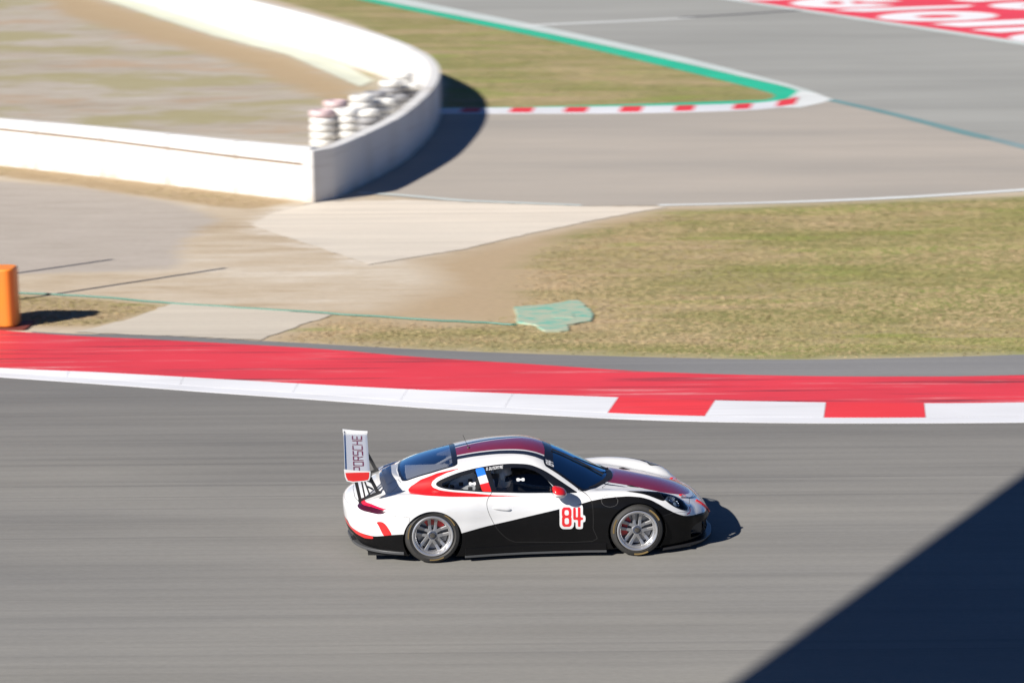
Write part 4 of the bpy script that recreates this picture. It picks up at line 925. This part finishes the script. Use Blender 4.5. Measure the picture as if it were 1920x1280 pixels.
# rear lower edge and diffuser
xr = -(1.56 + (2.24 - 1.56) * np.sin(np.linspace(0, math.pi / 2, 22))); hr = [(float(x), side_y_low(float(x), .20)) for x in xr]; hr = [(x, w) for x, w in hr if w > .03] + [(-2.222, 0)]
pr_ = [(x - .012, -w - .008) for x, w in hr] + [(x - .012, w + .008) for x, w in reversed(hr)][1:]
MB().prism(pr_, .118, .152, 'z').build('rear_lip', GREYP, rb_o, False, .005)
for y in (-.38, -.19, 0, .19, .38): MB().prism([(-1.75, .09), (-2.16, .10), (-2.2, .20), (-1.8, .14)], y - .008, y + .008, 'y').build('diffuser_fin', BLKP, rb_o)
MB().prism([(-1.5, .062), (-2.0, .085), (-2.0, .10), (-1.5, .085)], -.8, .8, 'y').build('underbody', BLKP, CAR)
MB().prism([(-1.45, .060), (1.9, .062), (1.9, .07), (-1.45, .07)], -.78, .78, 'y').build('underfloor', BLKP, CAR)
# rear scoop at the foot of the rear window
V_, F_ = [], []
for i, x in enumerate(np.linspace(-1.625, -1.80, 8)):
    hgt = .055 * min(1, i / 3.5)
    for k in range(15):
        y = -.34 + .68 * k / 14; s_ = max(0, 1 - (y / .34) ** 4); V_.append((x + .05 * (y / .34) ** 2, y, float(top_z(np.array([x + .05 * (y / .34) ** 2]), np.array([y]))[0]) + .002 + hgt * s_))
for i in range(7):
    for k in range(14): F_.append((i * 15 + k, i * 15 + k + 1, i * 15 + k + 16, i * 15 + k + 15))
mesh('air_scoop', V_, F_, [PW], lid_o, True)
V2 = V_[-15:]; mesh('scoop_mouth', [(v[0] + .02, v[1], v[2] - .003) for v in V2] + [(v[0] + .02, v[1], float(top_z(np.array([v[0]]), np.array([v[1]]))[0]) - .01) for v in V2], [(k, k + 1, k + 16, k + 15) for k in range(14)], [PS], lid_o)
for y in (-.30, -.10, .10, .30): MB().box((-1.92, y, float(top_z(np.array([-1.92]), np.array([y]))[0]) + .003), (.16, .07, .006), Matrix.Rotation(R(-24) * -1, 3, 'Y'), .002).build('vent', BLKP, lid_o)
# wing
wing = empty('rear_wing', parent=CAR)
up = pchip([(-2.245, 1.158), (-2.18, 1.1515), (-2.1, 1.1455), (-2.03, 1.142), (-1.98, 1.139), (-1.958, 1.133)])
xs_ = np.concatenate([np.linspace(-2.245, -1.99, 12), [-1.972, -1.962, -1.957]]); top = [(float(x), float(up(x))) for x in xs_]; bot = [(float(x), float(up(x)) - .006 - .034 * math.sin(math.pi * min(1, (x + 2.245) / .288)) ** .7) for x in xs_[::-1]]
MB().prism(top + bot, -.918, .918, 'y').build('wing_blade', PW, wing, True)
EP = [(-2.262, 1.195), (-2.10, 1.172), (-1.948, 1.160), (-1.952, 1.09), (-1.968, 1.048), (-2.02, 1.038), (-2.165, 1.030), (-2.232, 1.048), (-2.252, 1.10)]
for sd in (-1, 1):
    ep = MB().prism(EP, sd * .92, sd * .932, 'y').build('endplate', PW, wing, False, .002)
    inn = [(-2.105 + (x + 2.105) * .90, 1.108 + (z - 1.108) * .82) for x, z in EP]; inn = [(x, min(z, 1.152)) for x, z in inn]
    MB().prism(inn, sd * .9325, sd * .934, 'y').build('red_panel', PR, ep)
    for x in (-2.18, -2.01): MB().lathe([(0, .004), (.006, .003), (.008, 0)], 8, 'y', c=(x, sd * .934, 1.135)).build('bolt', GREYP, ep)
MB().prism([(-2.247, 1.150), (-2.252, 1.172), (-2.247, 1.173), (-2.241, 1.150)], -.918, .918, 'y').build('gurney_flap', PW, wing)
sg, tw = strokes('PORSCHE', .165, .112, .068)
WTX = mat('wing_text', (.16, .012, .035), .4)
k_ = 1.60 / tw; sg = [(a * k_, b, c_ * k_, d) for a, b, c_, d in sg]
def pl_(u, v): x = -2.03 - v; return np.stack([x, -.855 + u, up(x) + .002], -1)
def f_txt(u, v):
    d = np.full(np.shape(u), 1e9)
    for x0, y0, x1, y1 in sg:
        hx = .026 if abs(y1 - y0) > abs(x1 - x0) * .5 else .012; hy = .0105
        dx, dy = x1 - x0, y1 - y0; L = dx * dx + dy * dy; q = np.clip(((u - x0) * dx + (v - y0) * dy) / L, 0, 1)
        d = np.minimum(d, np.maximum(AB(u - x0 - q * dx) - .0165, AB(v - y0 - q * dy) - .0078))
    return d
decal('wing_lettering', -.04, 1.66, -.02, .14, .012, pl_, [f_txt], [WTX], wing)
for sd in (-1, 1):
    y0 = sd * .50; zb = lambda x: float(top_z(np.array([x]), np.array([y0]))[0]) - .012
    bars = [[(-2.085, zb(-2.085)), (-2.050, zb(-2.05)), (-2.135, 1.11), (-2.178, 1.11)], [(-1.865, zb(-1.865)), (-1.825, zb(-1.825)), (-2.0, 1.105), (-2.04, 1.105)],
            [(-2.02, zb(-2.02)), (-2.0, zb(-2.0)), (-2.078, 1.105), (-2.095, 1.105)], [(-1.955, zb(-1.955)), (-1.935, zb(-1.935)), (-2.035, 1.0), (-2.052, 1.0)]]
    for p in bars: MB().prism(p, y0 - .008, y0 + .008, 'y').build('wing_strut', BLKP, wing)
    MB().prism([(-2.09, zb(-2.09)), (-1.82, zb(-1.82)), (-1.835, zb(-1.835) + .05), (-2.10, zb(-2.09) + .05)], y0 - .0095, y0 + .0095, 'y').build('strut_foot', BLKP, wing)
    MB().prism([(-2.182, 1.085), (-1.99, 1.085), (-1.985, 1.112), (-2.185, 1.12)], y0 - .0095, y0 + .0095, 'y').build('strut_head', BLKP, wing)
# mirrors
for sd in (-1, 1):
    mr = empty('mirror', parent=CAR)
    b_ = MB(); n1, n2 = 16, 14; V_, F_, I_ = [], [], []
    cx_, cy_, cz_ = .255, sd * .945, .842
    for i in range(n1 + 1):
        ph = math.pi * i / n1
        for k in range(n2):
            a = 2 * math.pi * k / n2; x = -math.cos(ph); rr = math.sin(ph) ** .75
            sx_ = .12 if x > 0 else .055
            V_.append((cx_ + sx_ * x + (.0 if x > 0 else 0), cy_ + .115 * rr * math.cos(a), cz_ + .068 * rr * math.sin(a) * (1.1 if math.sin(a) > 0 else .9) - .018 * (x + .2)))
    for i in range(n1):
        for k in range(n2):
            F_.append((i * n2 + k, i * n2 + (k + 1) % n2, (i + 1) * n2 + (k + 1) % n2, (i + 1) * n2 + k)); a = (k + .5) / n2
            I_.append(0 if -.01 < (a if a < .75 else a - 1) < .51 else 1)
    sh_ = mesh('mirror_shell', V_, F_, [PR, PW], mr, True, I_)
    bm_ = bmesh.new(); bm_.from_mesh(sh_.data); bmesh.ops.recalc_face_normals(bm_, faces=bm_.faces[:]); bm_.to_mesh(sh_.data); bm_.free()
    mg = MB().lathe([(0, 0), (.07, .002), (.076, 0)], 16, 'y', c=(0, 0, 0)).build('mirror_glass', LED, mr); mg.data.transform(Matrix.Translation((cx_ - .06, cy_, cz_)) @ Matrix.Rotation(R(90), 4, 'Z') @ Matrix.Diagonal((1.1, 1, .65, 1)))
    MB().tube([(.30, sd * .92, .80), (.33, sd * .86, .785), (.345, sd * .80, .775)], [.022, .018, .024], 10).build('mirror_arm', PW, mr, True)
# wiper, cowl, antenna, roof marks
wp_ = [(.275, -.17), (.45, -.175), (.6, -.185), (.75, -.20), (.90, -.22)]
MB().tube([(x, y, float(top_z(np.array([x]), np.array([y]))[0]) + .018) for x, y in wp_], .011, 8).build('wiper_blade', BLKP, ws_o)
MB().tube([(x, y, float(top_z(np.array([x]), np.array([y]))[0]) + .035) for x, y in [(.55, -.17), (.75, -.13), (.93, -.06), (.98, .02)]], [.006, .008, .012, .014], 8).build('wiper_arm', BLKP, ws_o)
V_, F_ = [], []
for k in range(25):
    y = -.62 + 1.24 * k / 24; xa = 1.0 - .85 * y * y - .045 * (1 - abs(y) / .62); xb = xa + .075 * max(.1, 1 - (abs(y) / .66) ** 3)
    for x in (xa, xb): V_.append((x, y, float(top_z(np.array([x]), np.array([y]))[0]) + .004))
for k in range(24): F_.append((2 * k, 2 * k + 1, 2 * k + 3, 2 * k + 2))
mesh('cowl', V_, F_, [BLKP], CAR, True)
z_ = float(top_z(np.array([-.735]), np.array([-.03]))[0]); MB().lathe([(0, .02), (.012, .016), (.02, 0)], 10, 'z', c=(-.735, -.03, z_)).build('antenna_base', BLKP, CAR); MB().tube([(-.735, -.03, z_), (-.80, -.02, z_ + .16)], .003, 6).build('antenna', BLKP, CAR)
# --- interior
INT = mat('interior_dark', (.03, .03, .032), .8); CAGE = mat('cage_white', (.55, .54, .52), .45); SEAT = mat('seat_black', (.02, .02, .022), .75); ALU = mat('alu', (.5, .5, .5), .5, .1)
MB().box((-.15, 0, .16), (2.3, 1.5, .03)).build('floor_pan', INT, CAR); MB().box((.66, 0, .60), (.30, 1.25, .20), bevel=.05).build('dashboard', INT, CAR); MB().box((-1.12, 0, .48), (.03, 1.3, .62)).build('bulkhead', INT, CAR); MB().box((.93, 0, .415), (.03, 1.34, .63)).build('bulkhead', INT, CAR); MB().box((1.84, 0, .27), (.03, 1.34, .30)).build('bulkhead', INT, CAR)  # both front bulkheads added to block sun leaking through the hollow body
MB().box((-1.24, -.05, .845), (.56, .80, .05), bevel=.02).build('engine_shelf', mat('shelf_grey', (.62, .61, .59), .6), CAR)
cage = empty('roll_cage', parent=CAR)
for sd in (-1, 1):
    for P in ([(-.46, sd * .62, .2), (-.47, sd * .62, .78), (-.49, sd * .50, 1.10)], [(.62, sd * .64, .72), (.2, sd * .52, 1.06), (-.49, sd * .50, 1.10)], [(-.49, sd * .50, 1.08), (-.95, sd * .47, .90), (-1.35, sd * .44, .70)], [(-.46, sd * .62, .62), (.1, sd * .66, .45), (.6, sd * .66, .40)], [(.42, sd * .66, .68), (.28, sd * .64, .80), (.18, sd * .60, .92)]):
        MB().tube(P, .02, 10).build('cage_tube', CAGE, cage, True)
    GP = [(-1.07, .73), (-.98, .90), (-.72, 1.02), (-.66, .95), (-.70, .74)]
    MB().prism(GP, sd * .545, sd * .55, 'y').build('gusset', ALU, cage)
    for x, z in ((-.97, .83), (-.86, .86), (-.86, .78), (-.75, .90), (-.75, .80)): MB().box((x, sd * .5475, z), (.055, .012, .05), bevel=.006).build('gusset_hole', INT, cage)
MB().tube([(-.49, -.5, 1.10), (-.49, .5, 1.10)], .02, 10).build('cage_tube', CAGE, cage, True); MB().tube([(-.47, -.6, .78), (-.49, .5, 1.08)], .018, 10).build('cage_tube', CAGE, cage, True)
MB().tube([(-.47, .6, .62), (-.47, -.6, .62)], .018, 10).build('cage_tube', CAGE, cage, True)
seat = empty('race_seat', parent=CAR)
MB().prism([(-.62, .30), (-.30, .22), (.05, .26), (.05, .32), (-.28, .30), (-.46, .40), (-.62, .92), (-.70, .90)], -.57, -.15, 'y').build('seat_shell', SEAT, seat, False, .02)
for y in (-.14, -.575): MB().prism([(-.66, .80), (-.42, .82), (-.40, .98), (-.68, 1.0)], y - .012, y + .012, 'y').build('head_wing', SEAT, seat, False, .01); MB().prism([(-.6, .3), (-.1, .28), (-.2, .42), (-.5, .62)], y - .012, y + .012, 'y').build('seat_bolster', SEAT, seat, False, .01)
stw = MB().lathe([(.135 + .014 * math.cos(q), .014 * math.sin(q)) for q in np.linspace(0, 2 * math.pi, 9)], 24, 'y').build('steering_wheel', SEAT, CAR, True)
stw.data.transform(Matrix.Translation((.20, -.36, .60)) @ Matrix.Rotation(R(20), 4, 'Y') @ Matrix.Rotation(R(90), 4, 'Z'))
# --- wheels
TYRE = mat('tyre_rubber', (.022, .022, .022), .62); t = NT(TYRE); q = t.noise(t.coord((40, 8, 40), kind='Object'), 1.0, 3); t.color(t.mix(q, (.016, .016, .016), (.042, .040, .037)))
GOLD = mat('tyre_marking', (.17, .115, .04), .7); RIM = mat('rim_silver', (.58, .58, .59), .30, .8, coat=.2); SPK = mat('spoke_grey', (.36, .36, .365), .34, .75); RIMD = mat('rim_inner', (.14, .14, .15), .4, .6); DISC = mat('brake_disc', (.30, .30, .31), .3, .9); CAL = mat('caliper_red', (.72, .02, .02), .35, coat=.5); NUT = mat('wheel_nut', (.22, .20, .17), .35, .9)
def wheel(x, sd, Rt, Wt, zc, yo, cal_a):
    w = empty('wheel', parent=CAR); w.location = (x, sd * (yo - Wt / 2), zc); w.rotation_euler = (R(2.4) * sd, 0, 0)
    h = Wt / 2; f = sd
    rr = .232
    prof = [(rr + .006, -h + .02), (rr + .03, -h + .004), (Rt - .06, -h - .004), (Rt - .022, -h + .012), (Rt - .004, -h + .05), (Rt, -h * .4), (Rt, h * .4), (Rt - .004, h - .05), (Rt - .022, h - .012), (Rt - .06, h + .004), (rr + .03, h - .004), (rr + .006, h - .02)]
    ty = MB().lathe([(r, f * y) for r, y in prof], 72).build('tyre', TYRE, w, True)
    for a0, a1 in ((25, 60), (150, 185), (262, 296)):
        MB().lathe([(rr + .046, f * (h + .0015)), (rr + .066, f * (h + .003))], 12, a0=R(a0), a1=R(a1)).build('tyre_marking', GOLD, ty)
    rim = MB().lathe([(rr + .012, f * (h - .012)), (rr + .014, f * (h + .004)), (rr + .004, f * (h + .008)), (rr - .012, f * (h + .002)), (rr - .022, f * (h - .03)), (rr - .034, f * (h - .04)), (rr - .040, f * (h - .075)), (rr - .03, f * (-h + .02)), (rr + .01, f * (-h + .01))], 72).build('rim', RIM, w, True)
    for k in range(5):
        for s2 in (-1, 1):
            a = R(90 + 72 * k) ; V_ = []
            for r_, wd, dy, th_ in ((.045, .026, -.055, .045), (.12, .021, -.062, .035), (rr - .034, .026, -.045, .025)):
                ofs = s2 * (.030 + .012 * (r_ - .045) / .15)
                for tt, yy in ((-wd, 0), (wd * .7, 0), (wd * .7, -th_), (-wd, -th_)):
                    tt = tt * s2 * -1 if s2 < 0 else tt
                    u = r_; v = ofs + (tt if s2 > 0 else tt)
                    V_.append((u * math.cos(a) - v * math.sin(a), f * (h + dy + yy), u * math.sin(a) + v * math.cos(a)))
            F_ = [(0, 1, 2, 3), (11, 10, 9, 8)] + [(4 * i + k2, 4 * i + (k2 + 1) % 4, 4 * i + 4 + (k2 + 1) % 4, 4 * i + 4 + k2) for i in range(2) for k2 in range(4)]
            so = mesh('spoke', V_, F_, [SPK], rim); bm_ = bmesh.new(); bm_.from_mesh(so.data); bmesh.ops.recalc_face_normals(bm_, faces=bm_.faces[:]); bm_.to_mesh(so.data); bm_.free()
            bv = so.modifiers.new('bevel', 'BEVEL'); bv.width = .006; bv.segments = 2
    MB().lathe([(0, f * (h - .05)), (.045, f * (h - .05)), (.062, f * (h - .06)), (.066, f * (h - .1))], 32).build('hub', SPK, rim, True)
    MB().lathe([(0, f * (h - .018)), (.016, f * (h - .018)), (.018, f * (h - .030)), (.030, f * (h - .030)), (.033, f * (h - .052))], 6).build('wheel_nut', NUT, rim)
    MB().lathe([(.036, f * (h - .046)), (.047, f * (h - .047)), (.05, f * (h - .052))], 24).build('nut_ring', mat('nut_ring', (.05, .06, .09), .4), rim, True)
    MB().lathe([(.05, f * (h - .135)), (.185, f * (h - .135)), (.185, f * (h - .165)), (.05, f * (h - .165))], 48).build('brake_disc', DISC, w, True)
    MB().lathe([(0, -f * (h - .06)), (rr - .03, -f * (h - .06))], 32).build('wheel_back', RIMD, w)
    MB().lathe([(.115, f * (h - .105)), (.19, f * (h - .105)), (.195, f * (h - .13)), (.195, f * (h - .19)), (.115, f * (h - .19)), (.115, f * (h - .105))], 14, a0=R(cal_a - 42), a1=R(cal_a + 42)).build('caliper', CAL, w, True)
    return w
for sd in (-1, 1):
    wheel(-1.2285, sd, .340, .30, .3395, .962, 80); wheel(1.2285, sd, .322, .265, .3215, .940, 165)
    for x, z, r_, w0 in ((-1.2285, ZR_, RAR, .93), (1.2285, ZF_, RAF, .90)):
        MB().lathe([(.0, sd * .655), (r_ + .004, sd * .655), (r_ + .004, sd * w0)], 40, a0=R(-12), a1=R(192), c=(x, 0, z)).build('wheel_liner', mat('liner', (.006, .006, .006), .95), CAR)
# ------------------------------------------------------------------ driver
drv = bpy.data.meshes.new('person')
J0 = [(-.36, .36, .30), (-.42, .36, .46), (-.47, .36, .62), (-.49, .36, .71), (-.49, .36, .80), (-.48, .36, .90),       # 0-5 pelvis, waist, chest, shoulders, neck, head
     (-.46, .18, .69), (-.22, .13, .52), (.02, .24, .58), (.14, .28, .64),                                          # right arm 6-9
     (-.46, .54, .69), (-.22, .59, .52), (.02, .48, .58), (.14, .44, .64),                                          # left arm 10-13
     (-.32, .27, .29), (.12, .25, .46), (.50, .27, .30), (.62, .27, .36), (-.32, .45, .29), (.12, .47, .46), (.50, .45, .30), (.62, .45, .36)]
J = [(x + .06, y - .72, z - .03) for x, y, z in J0]
ED = [(0, 1), (1, 2), (2, 3), (3, 4), (4, 5), (3, 6), (6, 7), (7, 8), (8, 9), (3, 10), (10, 11), (11, 12), (12, 13), (0, 14), (14, 15), (15, 16), (16, 17), (0, 18), (18, 19), (19, 20), (20, 21)]
RD = [.15, .14, .155, .13, .06, .085, .085, .058, .046, .045, .085, .058, .046, .045, .095, .075, .055, .045, .095, .075, .055, .045]
drv.from_pydata(J, ED, []); person = link('person', drv); person.location = CAR.location; person.rotation_euler = CAR.rotation_euler
tag(person, 'person in a beige helmet and pale suit seated inside the race car', 'person')
drv.materials.append(mat('race_suit', (.46, .41, .35), .8))
sk = person.modifiers.new('skin', 'SKIN'); 
if not drv.skin_vertices: drv.attributes.new
sl = drv.skin_vertices[0].data if len(drv.skin_vertices) else None
if sl is None:
    bpy.context.view_layer.objects.active = person; bpy.ops.mesh.customdata_skin_add(); sl = drv.skin_vertices[0].data
for v, r_ in zip(sl, RD): v.radius = (r_, r_)
sl[0].use_root = True
sb = person.modifiers.new('sub', 'SUBSURF'); sb.levels = 2; sb.render_levels = 2
hm = MB(); pf = [(.0, .155), (.06, .148), (.105, .115), (.13, .06), (.136, 0), (.13, -.06), (.115, -.11), (.09, -.125)]
hel = hm.lathe(pf, 28, 'z', c=(-.36, -.36, .885)).build('helmet', mat('helmet_beige', (.80, .70, .58), .25, coat=1), person, True)
MB().lathe([(.1385, .045), (.1395, .01), (.137, -.03)], 16, 'z', a0=R(-75), a1=R(75), c=(-.36, -.36, .885)).build('visor', mat('visor', (.01, .01, .012), .08, coat=1), hel, True)
